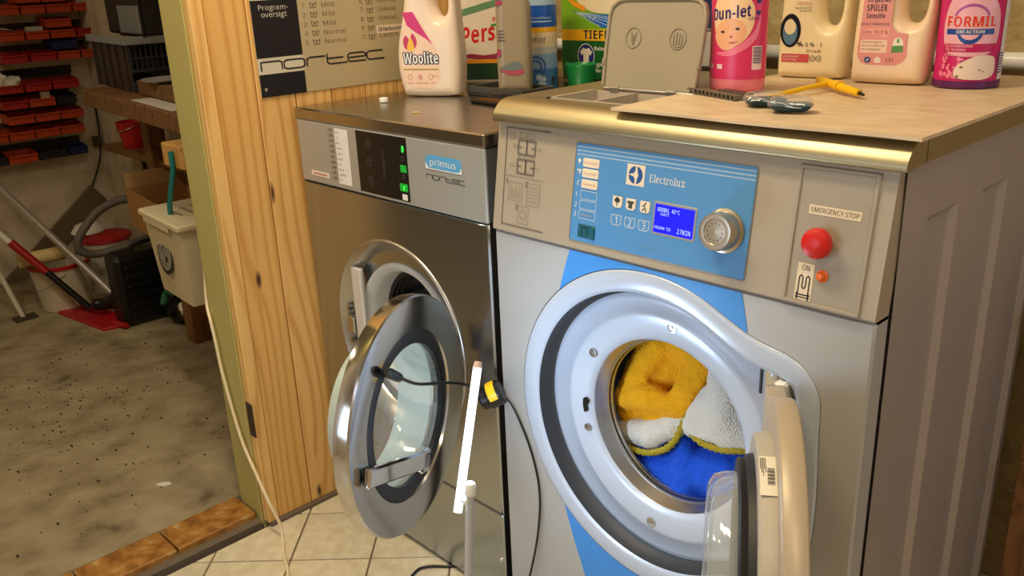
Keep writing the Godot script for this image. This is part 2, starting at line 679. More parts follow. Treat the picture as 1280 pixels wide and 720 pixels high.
func build_rooms() -> void:
	var rng := RandomNumberGenerator.new()
	rng.seed = 5
	# laundry floor: grout bed with diagonal tiles laid on it
	var fl := struct("floor", slab(-0.70, 2.4, -0.1, -0.004, -0.82, 2.6), M.grout)
	var room := rect(-0.693, -0.815, 2.395, 2.595)
	var pitch := 0.1945
	var c45 := sqrt(0.5)
	for i in range(-18, 19):
		for j in range(-18, 19):
			# lattice lines: x + z = -0.29 + 0.275 k and x - z = -0.765 + 0.275 k
			var s := -0.29 + 0.275 * (i + 0.5)
			var d := -0.765 + 0.275 * (j + 0.5)
			var c := Vector2((s + d) / 2, (s - d) / 2)
			if c.x < -0.85 or c.x > 2.5 or c.y < -0.95 or c.y > 2.7: continue
			var h := pitch / 2 - 0.0022
			var sq := PackedVector2Array()
			for k in [[1, 0], [0, 1], [-1, 0], [0, -1]]:
				sq.append(c + Vector2(k[0], k[1]) * h / c45)
			var cut := Geometry2D.intersect_polygons(sq, room)
			if cut.size() == 0: continue
			var b := B.new(T(0, 0, 0, Basis(Vector3(1, 0, 0), Vector3(0, 0, 1), Vector3(0, 1, 0))))
			var q: PackedVector2Array = cut[0]
			# xy of the polygon lies in xz of the room; the mirrored basis is righted by turning the polygon
			b = B.new(T(0, 0, 0, Basis(Vector3(1, 0, 0), Vector3(0, 0, -1), Vector3(0, 1, 0))))
			var m := PackedVector2Array()
			for p in q: m.append(Vector2(p.x, -p.y))
			b.extrude(m, -0.004, rng.randf_range(-0.0004, 0.0004), 0.0012)
			part(fl, "tile", b, M.tile[rng.randi() % 3])
	struct("ceiling", slab(-3.55, 2.55, 2.4, 2.5, -0.97, 2.75), M.white_matt)
	struct("wall_back", slab(-0.83, 2.4, -0.1, 2.4, -0.97, -0.82), M.khaki)
	var wr := B.new()
	slab(2.4, 2.55, -0.1, 2.4, -0.97, -0.55, wr)
	slab(2.4, 2.55, -0.1, 2.4, 0.35, 2.75, wr)
	slab(2.4, 2.55, -0.1, 1.1, -0.55, 0.35, wr)
	slab(2.4, 2.55, 1.9, 2.4, -0.55, 0.35, wr)
	struct("wall_right", wr, M.plaster)
	var w2 := struct("window_2", slab(2.47, 2.475, 1.1, 1.9, -0.55, 0.35), M.glass)
	var f2 := B.new()
	for z in [-0.53, 0.33]: slab(2.455, 2.49, 1.1, 1.9, z - 0.02, z + 0.02, f2, 0.004)
	for y in [1.12, 1.88]: slab(2.455, 2.49, y - 0.02, y + 0.02, -0.55, 0.35, f2, 0.004)
	part(w2, "window_frame", f2, M.white)
	# front wall with the daylight window
	var wf := B.new()
	slab(-0.83, -0.66, -0.1, 2.4, 2.6, 2.75, wf)
	slab(0.42, 2.4, -0.1, 2.4, 2.6, 2.75, wf)
	slab(-0.66, 0.42, -0.1, 0.62, 2.6, 2.75, wf)
	slab(-0.66, 0.42, 1.7, 2.4, 2.6, 2.75, wf)
	struct("wall_front", wf, M.plaster)
	var w := struct("window_1", slab(-0.66, 0.42, 0.62, 1.7, 2.67, 2.675), M.glass)
	var fr := B.new()
	for x in [-0.64, -0.12, 0.40]: slab(x - 0.02, x + 0.02, 0.62, 1.7, 2.655, 2.69, fr, 0.004)
	for y in [0.64, 1.68]: slab(-0.66, 0.42, y - 0.02, y + 0.02, 2.655, 2.69, fr, 0.004)
	part(w, "window_frame", fr, M.white)
	# wall with the doorway
	var wl := B.new()
	slab(-0.83, -0.71, -0.1, 2.4, -0.82, 0.205, wl, 0.003)
	slab(-0.83, -0.71, -0.1, 2.4, 1.12, 2.6, wl)
	slab(-0.83, -0.71, 2.02, 2.4, 0.205, 1.12, wl)
	slab(-0.728, -0.71, 0.0, 2.02, 0.205, 0.2085, wl, 0.0015)
	var wall := struct("wall_left", wl, M.olive)
	var z1 := 0.205
	var k := 0
	for wdt in [0.033, 0.098, 0.098, 0.098, 0.098, 0.098, 0.098, 0.098, 0.098, 0.098, 0.098]:
		var b := slab(-0.712, -0.69 + (0.004 if k == 0 else 0.0), 0.012, 2.398, z1 - wdt + 0.0012, z1 - 0.0012, null, 0.002)
		part(wall, "board", b, M.pine[k % 3])
		z1 -= wdt
		k += 1
	part(wall, "plaster_face", slab(-0.712, -0.69, 0.0, 2.4, 1.12, 2.6), M.plaster)
	var hl := B.new()
	slab(-0.706, -0.678, 0.262, 0.352, 0.2045, 0.2062, hl)
	part(wall, "hinge_mortise", hl, mat(C(58, 40, 20), 0.9))
	struct("baseboard_left", slab(-0.70, -0.682, -0.004, 0.012, -0.82, 0.2, null, 0.002), M.mortar)
	# clinker threshold
	var th := struct("trim_1", slab(-0.868, -0.715, -0.05, 0.006, 0.205, 1.12), M.mortar)
	var zz := 0.209
	for i in 5:
		var len := 0.212 if i != 4 else 0.05
		var y := 0.022 + rng.randf_range(-0.001, 0.001)
		part(th, "brick", slab(-0.852, -0.742, 0.0, y, zz, minf(zz + len - 0.004, 1.118), null, 0.003), M.clinker)
		zz += len
	# workshop beyond the doorway
	struct("concrete_floor", slab(-3.55, -0.866, -0.1, 0.012, -0.65, 2.75), M.concrete)
	struct("wall_far", slab(-3.55, -3.40, -0.1, 2.4, -0.65, 2.75), M.plaster)
	struct("wall_rear", slab(-3.40, -0.83, -0.1, 2.4, -0.65, -0.50), M.plaster)
	struct("wall_near", slab(-3.40, -0.83, -0.1, 2.4, 2.6, 2.75), M.plaster)
	# lamps
	for q in [[-0.12, 0.46, 0.76, 0.24, "long ceiling lamp with warm diffuser above the washing machines", 2.4], [1.25, 0.9, 0.76, 0.24, "long ceiling lamp with warm diffuser nearer the side window", 1.4], [-1.75, 1.15, 0.96, 0.18, "long ceiling lamp with warm diffuser in the workshop", 1.2]]:
		var t := thing("ceiling_lamp", q[4], "lamp", Vector3(q[0], 2.4, q[1]))
		part(t, "housing", B.new().box(Vector3(0, -0.03, 0), Vector3(q[2], 0.06, q[3]), 0.01), M.white)
		var gm := mat(C(255, 236, 200), 0.4)
		gm.emission_enabled = true
		gm.emission = Color(1.0, 0.86, 0.62)
		gm.emission_energy_multiplier = q[5]
		part(t, "diffuser", B.new().box(Vector3(0, -0.07, 0), Vector3(q[2] - 0.04, 0.02, q[3] - 0.03), 0.006), gm)

# ---------------------------------------------------------------- steel washing machine on the left
func ring_xy(c: Vector2, r: float, z: float, k := 96) -> PackedVector3Array:
	var p := PackedVector3Array()
	for i in k: p.append(Vector3(c.x + r * cos(TAU * i / k), c.y + r * sin(TAU * i / k), z))
	return p

func rect_ring(c: Vector2, x0: float, y0: float, x1: float, y1: float, z: float, k := 96) -> PackedVector3Array:
	# points of a rectangle on the rays from c, its corners included
	var p := PackedVector3Array()
	var angs := []
	for i in k: angs.append(TAU * i / k)
	for q in [Vector2(x0, y0), Vector2(x1, y0), Vector2(x1, y1), Vector2(x0, y1)]:
		var a := fposmod((q - c).angle(), TAU)
		var best := 0
		for i in k:
			if absf(angle_difference(angs[i], a)) < absf(angle_difference(angs[best], a)): best = i
		angs[best] = a
	for a in angs:
		var d := Vector2(cos(a), sin(a))
		var t := 1e9
		if d.x > 1e-6: t = minf(t, (x1 - c.x) / d.x)
		if d.x < -1e-6: t = minf(t, (x0 - c.x) / d.x)
		if d.y > 1e-6: t = minf(t, (y1 - c.y) / d.y)
		if d.y < -1e-6: t = minf(t, (y0 - c.y) / d.y)
		p.append(Vector3(c.x + d.x * t, c.y + d.y * t, z))
	return p

func build_steel_washer() -> void:
	var t := thing("washing_machine", "stainless steel washing machine with its round door swung open, beside the pine wall", "washing machine")
	var c := Vector2(-0.346, 0.55)
	var x0 := -0.673
	var x1 := -0.027
	var zf := -0.008
	var fp := B.new()
	fp.rings([rect_ring(c, x0, 0.234, x1, 0.868, zf - 0.004), rect_ring(c, x0 + 0.003, 0.236, x1 - 0.003, 0.866, zf), ring_xy(c, 0.2295, zf)], true, 20)
	part(t, "front_panel", fp, M.steel)
	part(t, "service_panel", slab(x0, x1, 0.012, 0.231, zf - 0.03, zf, null, 0.003), M.steel)
	for p in [[-0.038, 0.116], [-0.66, 0.116]]: part(t, "screw", B.new().lathe([Vector2(0.006, 0), Vector2(0.005, 0.002), Vector2(0, 0.0025)], 12, T(p[0], p[1], zf, along(Vector3.BACK))), M.chrome)
	var cb := B.new()
	slab(x0, x0 + 0.004, 0.012, 1.013, -0.66, zf - 0.005, cb)
	slab(x1 - 0.004, x1, 0.012, 1.013, -0.66, zf - 0.005, cb)
	slab(x0, x1, 0.012, 1.013, -0.665, -0.66, cb)
	slab(x0, x1, 0.012, 0.02, -0.66, -0.04, cb)
	part(t, "cabinet", cb, M.dark_steel)
	for p in [[x0 + 0.06, -0.08], [x1 - 0.06, -0.08], [x0 + 0.06, -0.6], [x1 - 0.06, -0.6]]: part(t, "foot", B.new().lathe([Vector2(0.02, 0), Vector2(0.02, 0.012)], 12, T(p[0], 0, p[1])), M.rubber)
	# top plate
	part(t, "top_plate", slab(x0 - 0.004, x1 + 0.002, 1.014, 1.040, -0.745, -0.006, null, 0.003), M.steel_top)
	# control fascia
	var fa := part(t, "fascia", slab(x0, x1, 0.8705, 1.0138, -0.06, -0.007, null, 0.003), mat(C(178, 178, 172), 0.4, 0.35))
	var zs := -0.0065
	part(fa, "label_strip", B.new().extrude(rect(-0.517, 0.882, -0.467, 1.006), zs - 0.0005, zs), M.white)
	part(fa, "touch_panel", B.new().extrude(rect(-0.435, 0.8775, -0.259, 1.0095), zs - 0.0005, zs), M.black)
	part(fa, "sticker", B.new().extrude(rect(-0.63, 0.8875, -0.557, 0.899), zs - 0.0005, zs), M.print_white)
	var pr := B.new(T(0, 0, zs + 0.0003))
	for i in 10:
		var y := 1.0 - i * 0.012
		pr.text(str(i + 1) if i < 9 else "0", 0.0045, T(-0.545, y - 0.003, 0))
		pr.ribbon([Vector2(-0.537, y - 0.004), Vector2(-0.536, y + 0.004), Vector2(-0.531, y - 0.001), Vector2(-0.527, y + 0.004), Vector2(-0.526, y - 0.004)], 0.0012)
	nortec(pr, T(-0.2, 0.9365, 0), 0.116, 0.0085, 0.0013)
	part(fa, "printed_legend", pr, mat(C(44, 42, 40), 0.6))
	var lt := B.new(T(0, 0, zs + 0.0003))
	var words := ["Mild", "Uld", "Mild", "Normal", "Normal", "Normal", "Skyl", "Uldvask", "Centrifuge", "Stop"]
	for i in 10: lt.text(words[i], 0.0038, T(-0.512, 0.995 - i * 0.0117, 0))
	part(fa, "lettering", lt, mat(C(120, 110, 110), 0.7))
	var rl := B.new(T(0, 0, zs + 0.0003))
	rl.ribbon([Vector2(-0.622, 0.8932), Vector2(-0.565, 0.8932)], 0.004)
	part(fa, "lettering", rl, mat(C(206, 130, 130), 0.7))
	var ic := B.new(T(0, 0, zs + 0.0003))
	for y in [0.986, 0.946, 0.905]:
		var a := []
		for i in 16: a.append(Vector2(-0.392 + 0.009 * cos(TAU * i / 16), y + 0.009 * sin(TAU * i / 16)))
		ic.ribbon(a, 0.001, Transform3D(), true)
		ic.ribbon([Vector2(-0.396, y - 0.003), Vector2(-0.391, y + 0.005), Vector2(-0.388, y - 0.003)], 0.0012)
	for i in 6:
		ic.ribbon([Vector2(-0.345, 0.977 - i * 0.0105), Vector2(-0.338, 0.977 - i * 0.0105), Vector2(-0.338, 0.971 - i * 0.0105), Vector2(-0.345, 0.971 - i * 0.0105)], 0.0009, Transform3D(), true)
	for y in [0.966, 0.929]:
		ic.ribbon([Vector2(-0.279, y - 0.004), Vector2(-0.272, y - 0.004), Vector2(-0.272, y + 0.004), Vector2(-0.279, y + 0.004)], 0.001, Transform3D(), true)
	part(fa, "printed_symbols", ic, mat(C(92, 88, 84), 0.6))
	var gl := mat(C(20, 120, 50), 0.4)
	gl.emission_enabled = true
	gl.emission = Color(0.02, 0.55, 0.12)
	gl.emission_energy_multiplier = 0.5
	for q in [disc(-0.272, 0.986, 0.0055, 12, 0.008), rect(-0.284, 0.938, -0.264, 0.953), rect(-0.29, 0.898, -0.264, 0.914)]:
		part(fa, "green_light", B.new().extrude(q, zs, zs + 0.0004), gl, "small green lit indicator")
	var g2 := gl.duplicate()
	g2.albedo_color = C(80, 240, 90)
	g2.emission = Color(0.15, 0.95, 0.2)
	g2.emission_energy_multiplier = 1.2
	var gd := B.new(T(0, 0, zs + 0.0006))
	gd.text("r", 0.012, T(-0.278, 0.9, 0), {"bold": true})
	gd.ribbon([Vector2(-0.274, 0.98), Vector2(-0.27, 0.986), Vector2(-0.272, 0.992)], 0.0025)
	part(fa, "lit_symbol", gd, g2)
	part(fa, "white_tab", B.new().extrude(rect(-0.284, 0.8795, -0.267, 0.892, 0.002), zs, zs + 0.0005), M.white)
	part(fa, "badge", B.new().extrude(rect(-0.2, 0.957, -0.092, 0.985, 0.012), zs - 0.0003, zs + 0.0004), mat(C(92, 168, 220), 0.4))
	var bw := B.new(T(0, 0, zs + 0.0005))
	bw.extrude(pv([-0.2, 0.9568, -0.0915, 0.9568, -0.0915, 0.97, -0.098, 0.9595, -0.112, 0.9585, -0.19, 0.9585, -0.2, 0.969]), 0, 0.0002)
	bw.text("primus", 0.0125, T(-0.146, 0.965, 0.0004), {"w": 0.078, "align": 0})
	part(fa, "lettering", bw, M.white)
	# door opening
	var bz := B.new()
	bz.rings([ring_xy(c, 0.2295, zf), ring_xy(c, 0.228, zf + 0.0035), ring_xy(c, 0.225, zf + 0.0045), ring_xy(c, 0.2, -0.026), ring_xy(c, 0.197, -0.034)], true, 50)
	part(t, "door_bezel", bz, mat(C(176, 172, 164), 0.3, 0.9))
	part(t, "recess_disc", B.new().rings([ring_xy(c, 0.1972, -0.034), ring_xy(c, 0.168, -0.036)]), M.steel)
	var mo := B.new()
	mo.rings([ring_xy(c, 0.169, -0.036), ring_xy(c, 0.166, -0.03), ring_xy(c, 0.16, -0.029), ring_xy(c, 0.149, -0.04), ring_xy(c, 0.145, -0.05), ring_xy(c, 0.142, -0.085)], true, 60)
	part(t, "mouth_ring", mo, mat(C(214, 218, 222), 0.35))
	var gk := B.new()
	for i in 3:
		var z := -0.085 - i * 0.014
		gk.rings([ring_xy(c, 0.142, z), ring_xy(c, 0.134 - i * 0.002, z - 0.004), ring_xy(c, 0.142, z - 0.012)], true, 80)
	part(t, "door_gasket", gk, M.rubber)
	var dm := B.new()
	dm.rings([ring_xy(c, 0.142, -0.127), ring_xy(c, 0.24, -0.129), ring_xy(c, 0.24, -0.45), ring_xy(c, 0.0001, -0.46)], true, 30)
	for i in 3:
		var a := TAU * i / 3 + 0.9
		dm.tube([Vector3(c.x + 0.225 * cos(a), c.y + 0.225 * sin(a), -0.14), Vector3(c.x + 0.225 * cos(a), c.y + 0.225 * sin(a), -0.44)], 0.03, 10)
	part(t, "drum", dm, M.satin)
	part(t, "latch_strip", slab(-0.517, -0.480, 0.474, 0.685, -0.022, -0.010, null, 0.003), mat(C(225, 228, 230), 0.25, 0.3))
	part(t, "latch", slab(-0.55, -0.521, 0.515, 0.556, -0.024, -0.006, null, 0.003), M.satin)
	for y in [0.575, 0.492]: part(t, "latch_bolt", B.new().lathe([Vector2(0.007, 0), Vector2(0.007, 0.012), Vector2(0.0, 0.014)], 12, T(-0.541, y, -0.02, along(Vector3.BACK))), M.satin)
	# the open door
	var d := Node3D.new()
	d.name = "door"
	t.add_child(d)
	d.position = Vector3(-0.0075, 0.566, 0.2146)
	d.basis = ry(2.0)
	var o := Vector2.ZERO
	var dr := B.new()
	dr.rings([ring_xy(o, 0.15, -0.034), ring_xy(o, 0.205, -0.034), ring_xy(o, 0.218, -0.03), ring_xy(o, 0.22, -0.02), ring_xy(o, 0.22, -0.003), ring_xy(o, 0.217, 0.0), ring_xy(o, 0.2, 0.0005), ring_xy(o, 0.158, -0.003), ring_xy(o, 0.156, -0.008)], true, 28)
	part(d, "door_ring", dr, mat(C(196, 192, 186), 0.14, 1.0))
	part(d, "glass_seal", B.new().rings([ring_xy(o, 0.157, -0.0075), ring_xy(o, 0.135, -0.004), ring_xy(o, 0.131, -0.006), ring_xy(o, 0.130, -0.014)], true, 50), M.black)
	var gb := B.new()
	gb.rings([ring_xy(o, 0.133, -0.010), ring_xy(o, 0.130, -0.06), ring_xy(o, 0.122, -0.095), ring_xy(o, 0.1, -0.112), ring_xy(o, 0.05, -0.118), ring_xy(o, 0.0005, -0.119)], true, 60)
	part(d, "glass_bowl", gb, clear(C(226, 240, 236), 0.14))
	var bs := B.new()
	bs.rings([ring_xy(o, 0.124, -0.0985), ring_xy(o, 0.1275, -0.098), ring_xy(o, 0.143, -0.034), ring_xy(o, 0.138, -0.034), ring_xy(o, 0.124, -0.0985)], true, 40)
	var bm := clear(C(206, 222, 214), 0.5, 0.3)
	part(d, "bowl_rim", bs, bm)
	var hd := B.new(T(-0.083, -0.06, 0.004, Basis(Vector3.BACK, -0.36)))
	hd.box(Vector3(0, 0, 0.006), Vector3(0.225, 0.035, 0.014), 0.004)
	hd.box(Vector3(0.098, -0.002, 0.003), Vector3(0.03, 0.048, 0.02), 0.005)
	part(d, "handle", hd, M.chrome, "polished steel pull bar")
	for y in [0.04, -0.05]: part(d, "hinge", B.new().box(Vector3(0.205, y, -0.022), Vector3(0.05, 0.05, 0.03), 0.004), M.dark_steel)

# angular lettering made of even strokes
func nortec(b: B, t: Transform3D, w: float, h: float, s: float) -> void:
	var u := w / 6.4
	var o := t
	var L := func(pts: Array, x: float, closed := false):
		var q := []
		for p in pts: q.append(Vector2((x + p[0]) * u, p[1] * h))
		b.ribbon(q, s, o, closed)
	L.call([[0, 0], [0, 0.95], [0.1, 1], [0.88, 1], [1, 0.85], [1, 0]], 0.0)
	L.call([[0.14, 0], [0, 0.2], [0, 0.8], [0.14, 1], [0.88, 1], [1.02, 0.8], [1.02, 0.2], [0.88, 0]], 1.1, true)
	L.call([[0, 0], [0, 0.8], [0.14, 1], [0.95, 1]], 2.24)
	L.call([[0, 1.25], [0, 0.2], [0.14, 0], [1.05, 0]], 3.28)
	L.call([[0, 0.66], [0.85, 0.66]], 3.28)
	L.call([[0.98, 0], [0.14, 0], [0, 0.2], [0, 0.8], [0.14, 1], [0.84, 1], [0.98, 0.8], [0.98, 0.5], [0.05, 0.5]], 4.38)
	L.call([[0.98, 0], [0.14, 0], [0, 0.2], [0, 0.8], [0.14, 1], [0.9, 1]], 5.43)

# ---------------------------------------------------------------- grey washing machine on the right
const DC := Vector2(0.353, 0.569)

func drop_sd(p: Vector2) -> float:
	var a := p.distance_to(DC) - 0.290
	var q := (p - Vector2(0.508, 0.571)).abs() - Vector2(0.148, 0.222) + Vector2(0.075, 0.075)
	var b := Vector2(maxf(q.x, 0), maxf(q.y, 0)).length() + minf(maxf(q.x, q.y), 0) - 0.075
	var h := clampf(0.5 + 0.5 * (b - a) / 0.04, 0, 1)
	return lerpf(b, a, h) - 0.04 * h * (1 - h)

# ring where the drop outline is offset by o, seen from c
func drop_ring(o: float, z: float, k := 128, c := DC) -> PackedVector3Array:
	var p := PackedVector3Array()
	for i in k:
		var d := Vector2(cos(TAU * i / k), sin(TAU * i / k))
		var lo := 0.05
		var hi := 0.7
		for s in 18:
			var m := (lo + hi) / 2
			if drop_sd(c + d * m) < o: lo = m
			else: hi = m
		p.append(Vector3(c.x + d.x * lo, c.y + d.y * lo, z))
	return p

func prism_x(prof: PackedVector2Array, x0: float, x1: float, b: B = null, sm := false) -> B:
	if b == null: b = B.new()
	b.extrude(prof, -x1, -x0, 0.0, T(0, 0, 0, Basis(Vector3(0, 0, 1), Vector3(0, 1, 0), Vector3(-1, 0, 0))), sm)
	return b

func build_grey_washer() -> void:
	var t := thing("washing_machine", "silver grey washing machine with a blue control panel, towels in its open drum", "washing machine")
	var W := 0.72
	var N := 128
	var fp := B.new()
	var bezel := drop_ring(0.001, 0.0)
	fp.rings([rect_ring(DC, 0, 0.03, W, 0.868, -0.005, N), rect_ring(DC, 0.0035, 0.033, W - 0.0035, 0.865, 0.0, N), bezel], true, 20)
	slab(0, 0.003, 0.03, 0.868, -0.036, -0.004, fp)
	slab(W - 0.003, W, 0.03, 0.868, -0.036, -0.004, fp)
	slab(0.0, W, 0.8655, 0.868, -0.036, -0.004, fp)
	part(t, "front_panel", fp, M.silver)
	# blue decor behind the door ring
	var band := PackedVector2Array()
	for i in 33:
		var y := 0.866 - (0.866 - 0.04) * i / 32
		var d := y - 0.57
		band.append(Vector2(0.131 + 0.648 * d * d if absf(d) < 0.3 else 0.1893 + (absf(d) - 0.3) * 0.39, y))
	for i in 33:
		var y := 0.04 + (0.866 - 0.04) * i / 32
		var d := y - 0.57
		band.append(Vector2(0.557 - 0.39 * d * d if absf(d) < 0.3 else 0.5219 - (absf(d) - 0.3) * 0.23, y))
	var hole := PackedVector2Array()
	for p in bezel: hole.append(Vector2(p.x, p.y))
	for q in Geometry2D.clip_polygons(band, hole):
		part(t, "decor_panel", B.new().extrude(q, -0.0005, 0.0008), M.decor, "bright blue curved front panel")
	# door ring, recess, disc and mouth
	part(t, "door_bezel", B.new().rings([drop_ring(0.0, -0.001), drop_ring(-0.0012, 0.0016), drop_ring(-0.005, 0.0028), drop_ring(-0.016, 0.0036), drop_ring(-0.030, 0.0034), drop_ring(-0.0355, 0.002), drop_ring(-0.038, -0.002)], true, 75), M.ring)
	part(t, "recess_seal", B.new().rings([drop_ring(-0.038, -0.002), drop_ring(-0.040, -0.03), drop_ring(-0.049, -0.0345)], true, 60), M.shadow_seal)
	var mc := Vector2(0.364, 0.574)
	var fd := B.new()
	fd.rings([drop_ring(-0.0465, -0.0345, N, mc), drop_ring(-0.05, -0.0315, N, mc), drop_ring(-0.058, -0.0305, N, mc), ring_xy(mc, 0.213, -0.030, N), ring_xy(mc, 0.208, -0.026, N), ring_xy(mc, 0.2, -0.0245, N), ring_xy(mc, 0.17, -0.029, N), ring_xy(mc, 0.160, -0.033, N), ring_xy(mc, 0.157, -0.038, N)], true, 60)
	part(t, "door_frame", fd, M.ring)
	var mr := B.new()
	mr.rings([ring_xy(mc, 0.1572, -0.0375, N), ring_xy(mc, 0.153, -0.05, N), ring_xy(mc, 0.149, -0.064, N)], true, 60)
	part(t, "mouth_ring", mr, M.satin)
	var gk := B.new()
	gk.rings([ring_xy(mc, 0.1495, -0.063, N), ring_xy(mc, 0.1475, -0.0615, N), ring_xy(mc, 0.146, -0.065, N), ring_xy(mc, 0.148, -0.068, N)], true, 70)
	gk.rings([ring_xy(mc, 0.148, -0.071, N), ring_xy(mc, 0.1455, -0.0695, N), ring_xy(mc, 0.144, -0.074, N), ring_xy(mc, 0.148, -0.079, N)], true, 70)
	part(t, "mouth_rim", gk, M.satin)
	part(t, "door_gasket", B.new().rings([ring_xy(mc, 0.148, -0.067, N), ring_xy(mc, 0.1465, -0.0695, N), ring_xy(mc, 0.148, -0.072, N)], true, 80), M.rubber)
	var dm := B.new()
	dm.rings([ring_xy(mc, 0.146, -0.078), ring_xy(mc, 0.25, -0.082), ring_xy(mc, 0.25, -0.42), ring_xy(mc, 0.0001, -0.43)], true, 30)
	part(t, "drum", dm, M.satin)
	for p in [[0.383, 0.766, 0.008], [0.215, 0.673, 0.007], [0.200, 0.519, 0.006], [0.348, 0.382, 0.008]]:
		var sw := B.new()
		var z := -0.0262
		sw.lathe([Vector2(p[2] * 1.25, 0), Vector2(p[2] * 1.2, 0.0018), Vector2(p[2] * 0.85, 0.0022), Vector2(p[2] * 0.8, 0.0008), Vector2(p[2] * 0.4, 0.001), Vector2(p[2] * 0.35, 0.003), Vector2(0, 0.0034)], 16, T(p[0], p[1], z, along(Vector3.BACK)))
		part(t, "screw", sw, M.satin)
	var kh := B.new()
	kh.extrude(pv([0.190, 0.5725, 0.1915, 0.577, 0.196, 0.579, 0.2005, 0.577, 0.2025, 0.5725, 0.2015, 0.5685, 0.1985, 0.565, 0.1995, 0.552, 0.1925, 0.5485, 0.190, 0.562]), -0.0285, -0.0245)
	part(t, "keyhole", kh, M.black)
	# cabinet
	var side := B.new()
	var xs := W + 0.003
	var zb := -0.62
	# right side with recessed tall panels
	var cols := [[-0.12, -0.226], [-0.317, -0.42], [-0.508, -0.604]]
	var za := -0.0395
	var top := 1.0675
	side.flat()
	for q in cols + [[zb, zb]]:
		side.quad(Vector3(xs, 0.03, za), Vector3(xs, 0.03, q[0]), Vector3(xs, top, q[0]), Vector3(xs, top, za))
		za = q[1]
	for q in cols:
		var y0 := 0.09
		var y1 := 0.986
		side.quad(Vector3(xs, y1, q[0]), Vector3(xs, y1, q[1]), Vector3(xs, top, q[1]), Vector3(xs, top, q[0]))
		side.quad(Vector3(xs, 0.03, q[0]), Vector3(xs, 0.03, q[1]), Vector3(xs, y0, q[1]), Vector3(xs, y0, q[0]))
		var dp := 0.009
		var e := 0.012
		var o := [Vector3(xs, y0, q[0]), Vector3(xs, y0, q[1]), Vector3(xs, y1, q[1]), Vector3(xs, y1, q[0])]
		var i := [Vector3(xs - dp, y0 + e, q[0] - e), Vector3(xs - dp, y0 + e, q[1] + e), Vector3(xs - dp, y1 - e, q[1] + e), Vector3(xs - dp, y1 - e, q[0] - e)]
		for k in 4: side.quad(o[k], o[(k + 1) % 4], i[(k + 1) % 4], i[k])
		side.quad(i[0], i[1], i[2], i[3])
	slab(xs - 0.0125, xs - 0.0115, 0.03, top, zb, -0.04, side)
	part(t, "side_panel", side, M.side)
	var cb := B.new()
	slab(0.0, 0.004, 0.03, 1.066, zb, -0.037, cb)
	slab(0.0, xs, 0.03, 1.066, zb - 0.004, zb, cb)
	slab(0.0, xs - 0.013, 0.03, 0.036, zb, -0.037, cb)
	part(t, "cabinet", cb, M.side)
	part(t, "plinth", slab(0.01, W - 0.01, 0.0, 0.03, zb + 0.01, -0.02), M.rubber)
	# fascia: slanted module across the top
	var fa := part(t, "fascia", prism_x(pv([-0.036, 0.8705, 0.002, 0.8705, 0.004, 0.873, -0.0245, 1.064, -0.027, 1.0668, -0.06, 1.0668]), 0.0, W, null), M.fascia)
	var F := T(0, 0.8705, 0.0045, Basis(Vector3.RIGHT, -atan2(0.0285, 0.191)))
	var k := 1.0111
	var fy := func(y: float) -> float: return (y - 0.8705) * k
	var R := func(x0: float, y0: float, x1: float, y1: float, r := 0.0) -> PackedVector2Array: return rect(x0, fy.call(y0), x1, fy.call(y1), r)
	# engraved corner of the instruction field
	var ln := B.new(F)
	ln.box(Vector3(0.0225, fy.call(0.9705), 0.0003), Vector3(0.0016, 0.169, 0.0016))
	ln.box(Vector3(0.075, fy.call(1.055), 0.0003), Vector3(0.106, 0.0016, 0.0016))
	ln.box(Vector3(0.073, fy.call(0.885), 0.0003), Vector3(0.106, 0.0016, 0.0016))
	part(fa, "engraved_frame", ln, mat(C(112, 102, 88), 0.6))
	var dg := B.new(F * T(0, 0, 0.0009))
	var box2 := func(x0, y0, x1, y1, w): dg.ribbon([Vector2(x0, fy.call(y0)), Vector2(x1, fy.call(y0)), Vector2(x1, fy.call(y1)), Vector2(x0, fy.call(y1))], w, Transform3D(), true)
	for y in [1.024, 0.991]:
		box2.call(0.053, y - 0.012, 0.0735, y + 0.012, 0.003)
		box2.call(0.0735, y - 0.012, 0.094, y + 0.012, 0.003)
		dg.ribbon([Vector2(0.05, fy.call(y)), Vector2(0.062, fy.call(y))], 0.002)
		dg.ribbon([Vector2(0.085, fy.call(y)), Vector2(0.097, fy.call(y))], 0.002)
	for x in [0.0735]: dg.ribbon([Vector2(0.025, fy.call(0.972)), Vector2(0.118, fy.call(0.972))], 0.0008)
	part(fa, "printed_diagram", dg, M.print_grey)
	var d2 := B.new(F * T(0, 0, 0.0009))
	for q in [[0.031, 1.037, 0.043, 1.047], [0.055, 1.040, 0.07, 1.049], [0.075, 1.040, 0.09, 1.049], [0.035, 0.93, 0.069, 0.962], [0.081, 0.926, 0.113, 0.964], [0.062, 0.892, 0.088, 0.922], [0.056, 1.0045, 0.069, 1.011], [0.078, 1.0045, 0.091, 1.011]]:
		d2.ribbon([Vector2(q[0], fy.call(q[1])), Vector2(q[2], fy.call(q[1])), Vector2(q[2], fy.call(q[3])), Vector2(q[0], fy.call(q[3]))], 0.0009, Transform3D(), true)
	for i in 5: d2.ribbon([Vector2(0.083, fy.call(0.957 - i * 0.006)), Vector2(0.111, fy.call(0.957 - i * 0.006))], 0.0008)
	for i in 7: d2.ribbon([Vector2(0.04 + 0.004 * i, fy.call(0.934)), Vector2(0.042 + 0.0035 * i, fy.call(0.956 - (i % 3) * 0.006))], 0.0009)
	var cc := []
	for i in 14: cc.append(Vector2(0.075 + 0.008 * cos(TAU * i / 14), fy.call(0.907) + 0.008 * sin(TAU * i / 14)))
	d2.ribbon(cc, 0.0012, Transform3D(), true)
	d2.text("(1)", 0.006, T(0.035, fy.call(0.988), 0))
	d2.text("(1)", 0.006, T(0.1, fy.call(0.988), 0))
